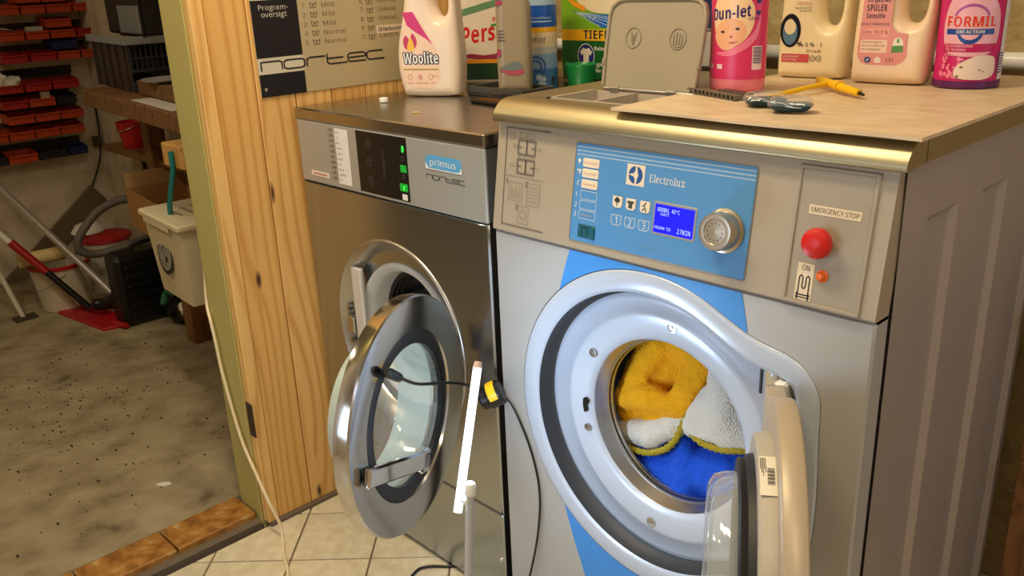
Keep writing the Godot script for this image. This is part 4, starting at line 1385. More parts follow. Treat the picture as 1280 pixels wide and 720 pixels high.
# ---------------------------------------------------------------- sign on the pine wall
func build_wall_things() -> void:
	var t := thing("sign_plate", "champagne metal program plate with black blocks and angular lettering on the pine wall", "sign")
	var X := T(-0.6895, 0, 0, ry(PI / 2))
	part(t, "plate", B.new(X).extrude(rect(-0.0645, 1.068, 0.43, 1.42), 0.0, 0.003, 0.0006), mat(C(204, 188, 150), 0.4, 0.35))
	for q in [[1.118, 1.1535], [1.2765, 1.29]]: part(t, "white_band", B.new(X).extrude(rect(-0.0645, q[0], 0.052, q[1]), 0.003, 0.0034), mat(C(206, 198, 178), 0.45))
	for q in [[1.068, 1.118], [1.1535, 1.2765]]: part(t, "black_block", B.new(X).extrude(rect(-0.0645, q[0], 0.052, q[1]), 0.003, 0.0036), mat(C(20, 19, 26), 0.4))
	var lb := B.new(X * T(0, 0, 0.0038))
	nortec(lb, T(-0.057, 1.1255, 0), 0.338, 0.0195, 0.0036)
	part(t, "logo_lettering", lb, mat(C(26, 24, 30), 0.5))
	var hl := B.new(X * T(0, 0, 0.0038))
	hl.text("Program-", 0.0105, T(-0.046, 1.2555, 0), {"w": 0.074})
	hl.text("oversigt", 0.0105, T(-0.041, 1.2405, 0), {"w": 0.064})
	part(t, "lettering", hl, mat(C(196, 190, 176), 0.5))
	var gl := B.new(X * T(0, 0, 0.0033))
	var L := ["Mild", "Mild", "Mild", "Normal", "Normal"]
	var R := ["Normal", "Uldvask", "Ulæsset", "", "Centrif"]
	for i in 5:
		var y := 1.2545 - i * 0.0205
		gl.text("%d:" % (i + 1), 0.0105, T(0.064, y, 0))
		gl.text(L[i], 0.0098, T(0.116, y, 0), {"w": 0.034 if i < 3 else 0.06})
		gl.text(["6:", "7:", "8:", "9:", "C:"][i], 0.0105, T(0.222, y + 0.002, 0))
		if R[i] != "": gl.text(R[i], 0.0098, T(0.274, y + 0.002, 0), {"w": 0.056})
		for x in [0.084, 0.241]:
			gl.ribbon([Vector2(x, y + 0.012), Vector2(x + 0.002, y), Vector2(x + 0.016, y), Vector2(x + 0.018, y + 0.012)], 0.0018)
			gl.ribbon([Vector2(x, y + 0.009), Vector2(x + 0.018, y + 0.009)], 0.0016)
			gl.ribbon([Vector2(x + 0.006, y + 0.003), Vector2(x + 0.012, y + 0.007)], 0.003)
	part(t, "lettering", gl, mat(C(112, 98, 70), 0.5))
	var st := B.new(X).extrude(rect(0.266, 1.184, 0.37, 1.203), 0.003, 0.0036)
	part(t, "paper_strip", st, mat(C(226, 206, 184), 0.6))
	var s2 := B.new(X * T(0, 0, 0.0038))
	s2.text("Ibløduetning", 0.0095, T(0.27, 1.189, 0), {"w": 0.094, "bold": true})
	part(t, "lettering", s2, mat(C(70, 56, 52), 0.6))
	for p in [[-0.052, 1.085], [-0.052, 1.40], [0.41, 1.085], [0.41, 1.40]]: part(t, "screw", B.new(X).lathe([Vector2(0.0045, 0), Vector2(0.004, 0.0015), Vector2(0, 0.002)], 12, T(p[0], p[1], 0.0034, along(Vector3.BACK))), M.chrome)

# rectangular or round patch printed on an elliptic bottle (a, b), turned by psi
func oval(a: float, b: float, lift := 1.006) -> Callable:
	return func(p: Vector2) -> Vector3:
		var th := p.x / ((a + b) / 2)
		return Vector3(a * lift * sin(th), p.y, b * lift * cos(th))

func patch(b: B, x0: float, y0: float, x1: float, y1: float, f: Callable) -> void:
	var nu := maxi(1, int(absf(x1 - x0) / 0.005))
	b.grid(func(u, v): return f.call(Vector2(lerpf(x0, x1, u), lerpf(y0, y1, v))), nu, 1)

# polygon cut into upright strips so that it follows the curve
func wrap_on(b: B, poly: PackedVector2Array, f: Callable, step := 0.004) -> void:
	var lo := 1e9
	var hi := -1e9
	for p in poly:
		lo = minf(lo, p.x)
		hi = maxf(hi, p.x)
	var n := int((hi - lo) / step) + 1
	for i in n:
		for q in Geometry2D.intersect_polygons(poly, rect(lo + i * step, -1, lo + (i + 1) * step, 2)):
			b.sheet(q, f)

func oval_body(prof: Array, a: float, b: float) -> B:
	# profile of Vector2(scale, height) on an ellipse
	return B.new(Transform3D(Basis(Vector3(a, 0, 0), Vector3.UP, Vector3(0, 0, b)), Vector3.ZERO)).lathe(prof, 64)

func screw_cap(x: float, y: float, z: float, r: float, h: float) -> B:
	var b := B.new()
	b.lathe([Vector2(r, 0), Vector2(r, h - 0.003), Vector2(r - 0.003, h), Vector2(0, h)], 28, T(x, y, z))
	for i in 24:
		var a := TAU * i / 24
		b.box(Vector3(x + r * cos(a), y + h * 0.45, z + r * sin(a)), Vector3(0.0016, h * 0.8, 0.0016))
	return b

# ---------------------------------------------------------------- things on the steel machine
func build_top_left() -> void:
	var Y := 1.0405
	var t := thing("detergent_bottle", "pale wool wash bottle with moulded handle, standing beside the metal program plate", "bottle", Vector3(-0.531, Y, -0.311), 0.5)
	var ol := chaikin(pv([-0.066, 0.0, 0.068, 0.0, 0.073, 0.012, 0.078, 0.06, 0.078, 0.1, 0.075, 0.15, 0.072, 0.2, 0.068, 0.24, 0.05, 0.272, 0.02, 0.285, -0.03, 0.285, -0.05, 0.272, -0.052, 0.24, -0.057, 0.2, -0.066, 0.165, -0.077, 0.125, -0.081, 0.085, -0.079, 0.045, -0.07, 0.012]), 2)
	var ho := chaikin(pv([0.03, 0.178, 0.048, 0.186, 0.052, 0.215, 0.048, 0.245, 0.03, 0.258, 0.014, 0.25, 0.016, 0.21]), 2)
	part(t, "bottle_body", moulded(ol, ho, 0.076, 0.022), mat(C(238, 218, 198), 0.32))
	part(t, "screw_cap", screw_cap(-0.012, 0.283, 0, 0.024, 0.03), M.white)
	var nk := B.new()
	for y in [0.226, 0.236, 0.246]: nk.box(Vector3(-0.034, y, 0.0), Vector3(0.042, 0.004, 0.07), 0.0018)
	part(t, "moulded_rib", nk, mat(C(238, 218, 198), 0.32))
	var zf := 0.0384
	var P := T(0, 0, zf)
	part(t, "label", B.new(P).extrude(chaikin(pv([-0.062, 0.022, 0.03, 0.02, 0.031, 0.09, 0.028, 0.105, 0.017, 0.125, -0.02, 0.19, -0.03, 0.196, -0.052, 0.196, -0.055, 0.16, -0.06, 0.12, -0.064, 0.09]), 1), -0.001, 0.0002), mat(C(240, 208, 184), 0.4))
	part(t, "label_print", B.new(P).extrude(pv([-0.055, 0.194, -0.028, 0.195, -0.008, 0.16, 0.017, 0.12, 0.0, 0.135, -0.025, 0.15, -0.045, 0.165]), 0, 0.0004), mat(C(206, 44, 120), 0.4))
	var fl := B.new(P)
	fl.extrude(chaikin(pv([-0.055, 0.112, -0.042, 0.108, -0.04, 0.13, -0.05, 0.145, -0.058, 0.132]), 1), 0, 0.0005)
	fl.extrude(chaikin(pv([-0.04, 0.11, -0.024, 0.115, -0.022, 0.135, -0.036, 0.152]), 1), 0, 0.0004)
	part(t, "label_print", fl, mat(C(196, 50, 96), 0.4))
	part(t, "label_print", B.new(P).extrude(chaikin(pv([-0.05, 0.108, -0.03, 0.106, -0.03, 0.122, -0.038, 0.14, -0.046, 0.124]), 1), 0, 0.0007), mat(C(244, 190, 60), 0.4))
	var hb := B.new(P * T(0, 0, 0.0009))
	for k in 8: hb.text("Woolite", 0.0245, T(-0.0155 + 0.0022 * cos(TAU * k / 8), 0.078 + 0.0022 * sin(TAU * k / 8), 0), {"w": 0.088, "align": 0, "bold": true})
	part(t, "lettering", hb, mat(C(52, 30, 66), 0.4))
	var ht := B.new(P * T(0, 0, 0.0013))
	ht.text("Woolite", 0.0245, T(-0.0155, 0.078, 0), {"w": 0.088, "align": 0, "bold": true})
	part(t, "lettering", ht, M.white)
	part(t, "label_print", B.new(P).extrude(rect(-0.062, 0.063, 0.028, 0.0665), 0, 0.0005), mat(C(186, 146, 60), 0.4))
	var ic := B.new(P)
	for x in [-0.046, -0.02, 0.006]:
		var a := []
		for i in 12: a.append(Vector2(x + 0.0055 * cos(TAU * i / 12), 0.047 + 0.0065 * sin(TAU * i / 12)))
		ic.ribbon(a, 0.001, T(0, 0, 0.0005), true)
	ic.extrude(disc(-0.02, 0.047, 0.0025, 8, 0.004), 0, 0.0005)
	ic.text("wool · delicates · silk", 0.0045, T(-0.018, 0.031, 0.0005), {"w": 0.07, "align": 0})
	ic.text("900 ml", 0.004, T(0.018, 0.047, 0.0005), {"align": 0})
	part(t, "label_print", ic, mat(C(196, 110, 104), 0.5))

	t = thing("bottle_cap", "small white round cap lying alone on the steel machine top", "cap", Vector3(-0.542, Y, -0.165))
	part(t, "cap_body", B.new().lathe([Vector2(0.009, 0), Vector2(0.0105, 0.001), Vector2(0.0105, 0.009), Vector2(0.009, 0.011), Vector2(0, 0.0115)], 20), M.white)
	part(t, "rib", B.new().lathe([Vector2(0.011, 0.002), Vector2(0.0113, 0.003), Vector2(0.011, 0.004)], 20), M.white)
	t = thing("crumb", "tiny yellowish paper scrap on the steel machine top", "scrap", Vector3(-0.345, Y, -0.105), 0.4)
	part(t, "scrap_body", B.new().extrude(pv([-0.009, -0.002, 0.0, -0.003, 0.009, 0.001, 0.002, 0.003, -0.006, 0.002]), 0, 0.0015, 0.0004, T(0, 0, 0, Basis(Vector3.RIGHT, -PI / 2))), mat(C(216, 186, 120), 0.6))

	t = thing("black_slab", "flat black slab lying on the steel top beside the grey machine", "slab", Vector3(-0.285, Y, -0.32), -0.1)
	part(t, "slab_body", B.new().box(Vector3(0, 0.004, 0), Vector3(0.13, 0.008, 0.12), 0.002), M.black)
	part(t, "glass_face", B.new().box(Vector3(0, 0.0082, 0), Vector3(0.122, 0.0006, 0.112)), mat(C(8, 8, 10), 0.08))
	t = thing("tray", "shallow dark grey plastic tray under the translucent bottle", "tray", Vector3(-0.37, Y, -0.407))
	var tb := B.new()
	tb.box(Vector3(0, 0.004, 0), Vector3(0.19, 0.008, 0.10), 0.002)
	for q in [[0, 0.048, 0.19, 0.004], [0, -0.048, 0.19, 0.004], [0.093, 0, 0.004, 0.1], [-0.093, 0, 0.004, 0.1]]: tb.box(Vector3(q[0], 0.012, q[1]), Vector3(q[2], 0.018, q[3]), 0.0015)
	part(t, "tray_body", tb, mat(C(74, 72, 70), 0.3))
	# translucent bottle
	t = thing("detergent_bottle", "translucent beige bottle with a folded towel picture, standing in the grey tray", "bottle", Vector3(-0.345, Y + 0.009, -0.402), 0.62)
	var cm := clear(C(176, 158, 128), 0.82, 0.3)
	part(t, "bottle_body", moulded(chaikin(pv([-0.036, 0, 0.036, 0, 0.04, 0.008, 0.04, 0.17, 0.038, 0.2, 0.026, 0.225, 0.012, 0.24, -0.012, 0.25, -0.034, 0.245, -0.039, 0.22, -0.04, 0.008]), 1), PackedVector2Array(), 0.05, 0.018), mat(C(156, 140, 112), 0.28))
	part(t, "screw_cap", screw_cap(-0.012, 0.245, 0, 0.016, 0.025), M.white)
	P = T(0, 0, 0.0252)
	var tp := B.new(P)
	tp.extrude(chaikin(pv([-0.032, 0.048, -0.005, 0.05, 0.024, 0.054, 0.022, 0.066, 0.004, 0.074, -0.012, 0.066, -0.032, 0.058]), 1), 0, 0.0005)
	part(t, "label_print", tp, mat(C(112, 120, 116), 0.5))
	part(t, "label_print", B.new(P).extrude(chaikin(pv([-0.03, 0.05, -0.004, 0.038, 0.024, 0.042, 0.026, 0.055, 0.0, 0.05, -0.03, 0.054]), 1), 0, 0.0007), mat(C(176, 74, 90), 0.5))
	var tl := B.new(P)
	tl.extrude(rect(-0.037, 0.205, -0.02, 0.214), 0, 0.0004)
	for i in 4: tl.ribbon([Vector2(-0.034, 0.118 + i * 0.007), Vector2(-0.016 - 0.003 * (i % 2), 0.118 + i * 0.007)], 0.0025, T(0, 0, 0.0004))
	part(t, "label_print", tl, mat(C(96, 80, 74), 0.5))
	var t3 := B.new(P)
	t3.extrude(rect(-0.036, 0.195, -0.02, 0.203), 0, 0.0004)
	t3.extrude(rect(-0.036, 0.083, -0.027, 0.098), 0, 0.0004)
	part(t, "label_print", t3, mat(C(170, 50, 84), 0.5))

	# white and red powder pack behind
	t = thing("powder_pack", "white washing powder pack with big red lettering, half hidden behind the wool wash bottle", "pack", Vector3(-0.592, Y, -0.562), 0.62)
	part(t, "pack_body", B.new().extrude(chaikin(pv([-0.075, 0, 0.075, 0, 0.08, 0.02, 0.078, 0.2, 0.06, 0.235, -0.06, 0.235, -0.078, 0.2, -0.08, 0.02]), 1), -0.03, 0.03, 0.008, Transform3D(), true), mat(C(226, 212, 194), 0.4))
	P = T(0, 0, 0.0302)
	var pb := B.new(P)
	pb.extrude(rect(-0.068, 0.01, 0.068, 0.052), 0, 0.0004)
	part(t, "label_print", pb, mat(C(26, 66, 40), 0.4))
	part(t, "label_print", B.new(P).extrude(rect(0.02, 0.012, 0.068, 0.05), 0, 0.0006), mat(C(88, 34, 110), 0.4))
	part(t, "label_print", B.new(P).extrude(rect(-0.068, 0.052, 0.068, 0.062), 0, 0.0005), mat(C(228, 150, 30), 0.4))
	part(t, "label_print", B.new(P).extrude(chaikin(pv([-0.068, 0.062, 0.068, 0.062, 0.068, 0.094, 0.04, 0.088, 0.0, 0.07, -0.068, 0.078]), 1), 0, 0.0005), mat(C(150, 44, 70), 0.4))
	part(t, "label_print", B.new(P).extrude(pv([-0.07, 0.17, 0.07, 0.205, 0.07, 0.222, -0.07, 0.187]), 0, 0.0005), mat(C(96, 140, 100), 0.4))
	var rt := B.new(P * T(0, 0, 0.0008))
	rt.text("Persil", 0.042, T(-0.018, 0.106, 0, Basis(Vector3.BACK, 0.12)), {"w": 0.112, "align": 0, "bold": true, "skew": 0.15})
	rt.text("Persil", 0.011, T(0.03, 0.158, 0, Basis(Vector3.BACK, 0.2)), {"align": 0, "bold": true})
	part(t, "lettering", rt, mat(C(210, 24, 28), 0.4))
	part(t, "label_print", B.new(P).extrude(pv([0.004, 0.142, 0.046, 0.15, 0.046, 0.156, 0.004, 0.148]), 0, 0.0005), mat(C(70, 140, 80), 0.4))
	var wl := B.new(P * T(0, 0, 0.0008))
	wl.text("COLOR", 0.007, T(0.03, 0.054, 0), {"bold": true})
	wl.extrude(disc(0.045, 0.03, 0.009, 6), 0, 0.0002)
	part(t, "label_print", wl, M.print_white)

	# spray can
	t = thing("laundry_scent", "slim blue and cream cylinder of laundry scent beside the translucent bottle", "canister", Vector3(-0.388, Y, -0.533), 0.75)
	var r := 0.0395
	part(t, "can_body", B.new().lathe([Vector2(r - 0.002, 0), Vector2(r, 0.002), Vector2(r, 0.25), Vector2(r - 0.004, 0.256), Vector2(0.02, 0.262), Vector2(0.0, 0.263)], 40), mat(C(206, 214, 222), 0.3))
	var f := oval(r, r)
	var bands := [[0.002, 0.05, C(70, 122, 180)], [0.05, 0.085, C(134, 168, 202)], [0.085, 0.10, C(190, 194, 190)], [0.10, 0.134, C(226, 206, 170)], [0.134, 0.146, C(240, 178, 30)], [0.146, 0.196, C(24, 84, 176)], [0.196, 0.25, C(160, 190, 216)]]
	for q in bands: part(t, "label_band", B.new().lathe([Vector2(r * 1.004, q[0]), Vector2(r * 1.004, q[1])], 40), mat(q[2], 0.3))
	f = oval(r, r, 1.012)
	var tx := B.new()
	tx.text("Lenor", 0.0145, T(-0.03, 0.111, 0), {"w": 0.044, "map": f})
	part(t, "lettering", tx, mat(C(44, 48, 70), 0.4))
	var sw := B.new()
	for rr in [0.024, 0.015]:
		var ring: Array = Geometry2D.clip_polygons(disc(-0.012, 0.056, rr, 28), disc(-0.010, 0.056, rr - 0.005, 28))
		if ring.size() == 2:
			for k in 28:
				var a0 := TAU * k / 28
				var a1 := TAU * (k + 1) / 28
				sw.sheet(PackedVector2Array([Vector2(-0.012 + rr * cos(a0), 0.056 + rr * sin(a0)), Vector2(-0.012 + rr * cos(a1), 0.056 + rr * sin(a1)), Vector2(-0.012 + (rr - 0.004) * cos(a1), 0.056 + (rr - 0.004) * sin(a1)), Vector2(-0.012 + (rr - 0.004) * cos(a0), 0.056 + (rr - 0.004) * sin(a0))]), f)
	part(t, "label_print", sw, mat(C(26, 92, 170), 0.4))
	var sp := B.new()
	for q in [[-0.005, 0.03, 0.008], [0.006, 0.026, 0.006], [-0.001, 0.016, 0.006], [0.008, 0.014, 0.0045]]: wrap_on(sp, disc(q[0], q[1], q[2], 12), f)
	sp.text("Frische Perlen", 0.005, T(-0.022, 0.165, 0), {"w": 0.05, "map": f})
	patch(sp, -0.02, 0.158, 0.03, 0.1605, f)
	part(t, "label_print", sp, mat(C(190, 212, 232), 0.4))
	var qb := B.new()
	patch(qb, 0.026, 0.012, 0.036, 0.03, f)
	part(t, "label_print", qb, mat(C(60, 58, 56), 0.5))

	# green measuring cup
	t = thing("measuring_cup", "translucent green plastic measuring cup in front of the big green pack", "cup", Vector3(-0.305, Y, -0.585))
	part(t, "cup_body", B.new().lathe([Vector2(0.0, 0.0), Vector2(0.029, 0.0), Vector2(0.031, 0.003), Vector2(0.037, 0.05), Vector2(0.0395, 0.056), Vector2(0.0385, 0.057), Vector2(0.0345, 0.049), Vector2(0.029, 0.005), Vector2(0.0, 0.004)], 32), mat(C(20, 138, 66), 0.3))
	part(t, "spout", B.new().extrude(pv([-0.012, 0.046, 0.012, 0.046, 0.008, 0.062, -0.008, 0.062]), 0.032, 0.036, 0.001, T(0, 0, 0, ry(-0.6))), mat(C(20, 138, 66), 0.3))
	# big green pack
	t = thing("detergent_pack", "large green powder pack with yellow band and shirt badge, behind the open lid", "pack", Vector3(-0.245, Y, -0.70))
	part(t, "pack_body", B.new().extrude(chaikin(pv([-0.2, 0.0, 0.2, 0.0, 0.205, 0.015, 0.203, 0.29, 0.195, 0.3, -0.195, 0.3, -0.203, 0.29, -0.205, 0.015]), 1), -0.035, 0.035, 0.01, Transform3D(), true), mat(C(18, 92, 36), 0.38))
	P = T(0.245, -Y, 0.0352)
	part(t, "label_print", B.new(P).extrude(pv([-0.44, 1.17, -0.05, 1.17, -0.05, 1.335, -0.44, 1.335]), 0, 0.0003), mat(C(120, 176, 32), 0.38))
	part(t, "label_print", B.new(P).extrude(pv([-0.44, 1.143, -0.05, 1.147, -0.05, 1.174, -0.44, 1.170]), 0, 0.0006), mat(C(244, 186, 20), 0.38))
	part(t, "label_print", B.new(P).extrude(chaikin(pv([-0.43, 1.335, -0.41, 1.26, -0.36, 1.217, -0.3, 1.207, -0.18, 1.21, -0.05, 1.215, -0.05, 1.335]), 2), 0, 0.0007), mat(C(240, 222, 184), 0.38))
	var oc := B.new(P)
	oc.ribbon([Vector2(-0.44, 1.275), Vector2(-0.42, 1.25), Vector2(-0.395, 1.232), Vector2(-0.36, 1.219)], 0.012, T(0, 0, 0.0009))
	part(t, "label_print", oc, mat(C(240, 158, 28), 0.38))
	part(t, "label_print", B.new(P).extrude(pv([-0.385, 1.211, -0.27, 1.205, -0.05, 1.205, -0.05, 1.176, -0.31, 1.176]), 0, 0.0005), mat(C(24, 100, 190), 0.38))
	var ray := B.new(P)
	for i in 5: ray.ribbon([Vector2(-0.40, 1.214), Vector2(-0.31 + i * 0.02, 1.178 + i * 0.004)], 0.0014, T(0, 0, 0.001))
	var rng := RandomNumberGenerator.new()
	rng.seed = 4
	for i in 40: ray.extrude(disc(rng.randf_range(-0.36, -0.2), rng.randf_range(1.18, 1.203), rng.randf_range(0.0006, 0.0016), 6), 0, 0.0009)
	part(t, "label_print", ray, mat(C(190, 216, 236), 0.4))
	var tf := B.new(P)
	tf.text("TIEFENREIN", 0.0205, T(-0.366, 1.1485, 0.001), {"bold": true, "w": 0.185})
	part(t, "lettering", tf, mat(C(26, 30, 60), 0.4))
	part(t, "label_print", B.new(P).extrude(disc(-0.358, 1.107, 0.028, 28, 0.030), 0, 0.0006), mat(C(18, 36, 120), 0.38))
	var sh := B.new(P)
	sh.extrude(pv([-0.367, 1.085, -0.349, 1.085, -0.349, 1.112, -0.344, 1.108, -0.338, 1.116, -0.349, 1.127, -0.354, 1.124, -0.362, 1.124, -0.367, 1.127, -0.378, 1.116, -0.372, 1.108, -0.367, 1.112]), 0, 0.0009)
	var ov := []
	for i in 28: ov.append(Vector2(-0.358 + 0.027 * cos(TAU * i / 28), 1.107 + 0.029 * sin(TAU * i / 28)))
	sh.ribbon(ov, 0.0018, T(0, 0, 0.0009), true)
	sh.text("Reine Wäsche", 0.0095, T(-0.33, 1.121, 0.0006), {"bold": true, "w": 0.09})
	sh.text("Hygiene", 0.0085, T(-0.334, 1.083, 0.0006), {"bold": true})
	sh.text("für die Wäsche", 0.0085, T(-0.326, 1.068, 0.0006), {"bold": true})
	part(t, "label_print", sh, M.print_white)
	# box at the back of the grey machine
	t = thing("metal_box", "grey sheet metal box behind the open drawer lid", "box", Vector3(0.045, 1.1045, -0.575))
	part(t, "box_body", B.new().box(Vector3(0, 0.038, 0), Vector3(0.17, 0.075, 0.06), 0.004), M.side)
	part(t, "box_foot", B.new().box(Vector3(0.0, 0.004, 0.034), Vector3(0.16, 0.008, 0.012), 0.002), M.black)
	t = thing("carton", "deep blue carton with white lower edge, on the grey metal box", "carton", Vector3(0.0, 1.1805, -0.575))
	part(t, "carton_body", B.new().box(Vector3(-0.0, 0.07, 0), Vector3(0.125, 0.14, 0.055), 0.002), mat(C(18, 66, 160), 0.4))
	part(t, "white_edge", B.new().box(Vector3(0, 0.003, 0.0005), Vector3(0.126, 0.003, 0.0556)), M.print_white)

# ---------------------------------------------------------------- things on the grey machine
func shifted(f: Callable, dx: float) -> Callable:
	return func(p: Vector2) -> Vector3: return f.call(p + Vector2(dx, 0))

func build_top_right() -> void:
	var Y := 1.1045
	var t := thing("cover_board", "thin pale wood laminate board lying on the grey washing machine", "board")
	var wb := B.new()
	wb.grid(func(u, v): return Vector3(lerpf(0.268, 0.746, u), 1.1092 + 0.0012 * sin(u * 9.0) * v, lerpf(-0.012, -0.66, 1.0 - v)), 24, 2)
	wb.grid(func(u, v): return Vector3(lerpf(0.268, 0.746, u), lerpf(1.1048 + 0.0008 * sin(u * 9.0), 1.1092 + 0.0012 * sin(u * 9.0), v), -0.012), 24, 1)
	wb.flat()
	wb.quad(Vector3(0.746, 1.1048, -0.012), Vector3(0.746, 1.1048, -0.66), Vector3(0.746, 1.1092, -0.66), Vector3(0.746, 1.1092 + 0.0012 * sin(9.0), -0.012))
	wb.quad(Vector3(0.268, 1.1048, -0.66), Vector3(0.268, 1.1048, -0.012), Vector3(0.268, 1.1092, -0.012), Vector3(0.268, 1.1092, -0.66))
	wb.quad(Vector3(0.746, 1.1048, -0.66), Vector3(0.268, 1.1048, -0.66), Vector3(0.268, 1.1092, -0.66), Vector3(0.746, 1.1092, -0.66))
	wb.quad(Vector3(0.268, 1.1046, -0.66), Vector3(0.746, 1.1046, -0.66), Vector3(0.746, 1.1046, -0.012), Vector3(0.268, 1.1046, -0.012))
	part(t, "board_sheet", wb, M.laminate)
	Y = 1.1095
	# pink softener with a baby's face
	t = thing("softener_bottle", "pink softener bottle with a cream drop and baby face, beside the open lid", "bottle", Vector3(0.332, Y + 0.003, -0.264), 0.12)
	t.scale = Vector3(0.95, 0.83, 0.95)
	var a := 0.05
	var b := 0.036
	part(t, "bottle_body", oval_body([Vector2(0.0, 0.002), Vector2(0.8, 0.001), Vector2(0.93, 0.0), Vector2(0.985, 0.006), Vector2(1, 0.012), Vector2(1.0, 0.19), Vector2(0.97, 0.215), Vector2(0.8, 0.245), Vector2(0.5, 0.26), Vector2(0.42, 0.27), Vector2(0.0, 0.27)], a, b), mat(C(228, 122, 132), 0.18))
	part(t, "screw_cap", screw_cap(0, 0.268, 0, 0.021, 0.03), M.white)
	part(t, "label", oval_body([Vector2(1.006, 0.024), Vector2(1.006, 0.188), Vector2(0.977, 0.214)], a, b), mat(C(220, 54, 104), 0.25))
	var f := shifted(oval(a, b, 1.014), 0.03)
	var cr := B.new()
	wrap_on(cr, chaikin(pv([-0.062, 0.155, -0.058, 0.12, -0.046, 0.083, -0.02, 0.086, -0.002, 0.105, 0.008, 0.13, 0.008, 0.165, -0.01, 0.186, -0.05, 0.186]), 2), f)
	part(t, "label_print", cr, mat(C(244, 206, 160), 0.3))
	f = shifted(oval(a, b, 1.02), 0.03)
	var fc := B.new()
	wrap_on(fc, chaikin(pv([-0.047, 0.085, -0.058, 0.105, -0.052, 0.128, -0.03, 0.142, -0.008, 0.134, -0.003, 0.112, -0.016, 0.09, -0.034, 0.078]), 2), f)
	part(t, "label_print", fc, mat(C(240, 178, 136), 0.3))
	f = shifted(oval(a, b, 1.026), 0.03)
	for q in [[-0.041, 0.115], [-0.018, 0.121]]:
		var ey := B.new()
		wrap_on(ey, disc(q[0], q[1], 0.0033, 10, 0.0026), f, 0.002)
		part(t, "label_print", ey, mat(C(70, 44, 40), 0.4))
	var mo := B.new()
	wrap_on(mo, pv([-0.032, 0.0945, -0.024, 0.0925, -0.015, 0.0985, -0.022, 0.0965, -0.028, 0.0965]), f, 0.002)
	wrap_on(mo, disc(-0.027, 0.106, 0.0026, 8), f, 0.002)
	part(t, "label_print", mo, mat(C(206, 92, 84), 0.4))
	var sw := B.new()
	wrap_on(sw, chaikin(pv([-0.06, 0.075, -0.03, 0.066, 0.0, 0.085, 0.018, 0.11, 0.02, 0.16, 0.012, 0.12, -0.006, 0.098, -0.03, 0.078]), 2), shifted(oval(a, b, 1.012), 0.03))
	part(t, "label_print", sw, mat(C(238, 120, 150), 0.3))
	var tt := B.new()
	tt.text("Dun-let", 0.0215, T(-0.03, 0.140, 0, Basis(Vector3.BACK, 0.13)), {"w": 0.062, "align": 0, "bold": true, "map": f, "skew": 0.12})
	tt.text("ultra", 0.006, T(-0.002, 0.137, 0), {"map": f})
	part(t, "lettering", tt, mat(C(40, 30, 110), 0.35))
	f = oval(a, b, 1.02)
	var nv := B.new()
	wrap_on(nv, rect(-0.062, 0.045, -0.055, 0.062, 0.002), f, 0.002)
	for y in [0.171, 0.15]: wrap_on(nv, disc(0.044, y, 0.0045, 10), f, 0.002)
	part(t, "label_print", nv, mat(C(54, 34, 110), 0.4))
	var wh := B.new()
	for x in [-0.046, -0.034]: wrap_on(wh, disc(x, 0.049, 0.0048, 12), f, 0.002)
	wrap_on(wh, rect(-0.02, 0.044, -0.01, 0.053), f, 0.002)
	wrap_on(wh, rect(0.036, 0.043, 0.055, 0.088), f, 0.003)
	part(t, "label_print", wh, mat(C(238, 206, 204), 0.35))
	f = oval(a, b, 1.03)
	var bc := B.new()
	for i in 13: patch(bc, 0.0375, 0.055 + i * 0.0024, 0.0535, 0.055 + i * 0.0024 + [0.0016, 0.0009, 0.0013][i % 3], f)
	for x in [-0.046, -0.034]: wrap_on(bc, disc(x, 0.049, 0.0022, 8), f, 0.002)
	part(t, "label_print", bc, mat(C(60, 40, 70), 0.4))
	# black rail with holes
	t = thing("hole_strip", "black strip with a row of round holes, before the pink softener bottle", "strip", Vector3(0.340, Y, -0.190), -0.36)
	part(t, "strip_body", B.new().box(Vector3(0, 0.0035, -0.004), Vector3(0.132, 0.010, 0.014), 0.001), mat(C(104, 94, 82), 0.45))
	part(t, "slab_end", B.new().box(Vector3(0.03, 0.009, -0.016), Vector3(0.07, 0.004, 0.02), 0.001), mat(C(70, 62, 54), 0.45))
	for i in 12:
		var tf := T(-0.0605 + i * 0.011, 0.0052, 0.0, along(Vector3.BACK))
		part(t, "tube_end", B.new().lathe([Vector2(0.0052, 0.0), Vector2(0.0052, 0.012), Vector2(0.0038, 0.012), Vector2(0.0036, 0.004)], 14, tf), mat(C(112, 102, 88), 0.4))
		part(t, "hole", B.new().lathe([Vector2(0.0037, 0.0105), Vector2(0.0, 0.0105)], 12, tf), M.black)
	# two liquid capsules
	for q in [[0.460, -0.140, 0.25, "left of the two clear detergent capsules with dark blue liquid"], [0.518, -0.112, -0.05, "right of the two clear detergent capsules with dark blue liquid"]]:
		t = thing("detergent_capsule", q[3], "capsule", Vector3(q[0], Y, q[1]), q[2] + 0.5, "detergent capsules")
		var pil := func(u: float, v: float, hh: float, base: float) -> Vector3:
			var x := u * 2.0 - 1.0
			var z := v * 2.0 - 1.0
			var e := pow(maxf(0.0, (1.0 - x * x * x * x) * (1.0 - z * z * z * z)), 0.6)
			var px := x * (0.033 - 0.004 * z * z)
			var pz := z * (0.021 - 0.003 * x * x)
			return Vector3(px, base + hh * e * (1.0 + 0.14 * sin(x * 7.0 + z * 5.0) * absf(x)), -pz)
		var lq := B.new()
		lq.grid(func(u, v): return pil.call(u, v, 0.003, 0.0105) * Vector3(0.95, 1, 0.95), 14, 12)
		lq.grid(func(u, v): return pil.call(1.0 - u, v, -0.0095, 0.0103) * Vector3(0.95, 1, 0.95), 14, 12)
		part(t, "liquid", lq, mat(C(6, 52, 74), 0.25), "dark blue liquid")
		var fm := B.new()
		fm.grid(func(u, v): return pil.call(u, v, 0.0125, 0.0105), 16, 14)
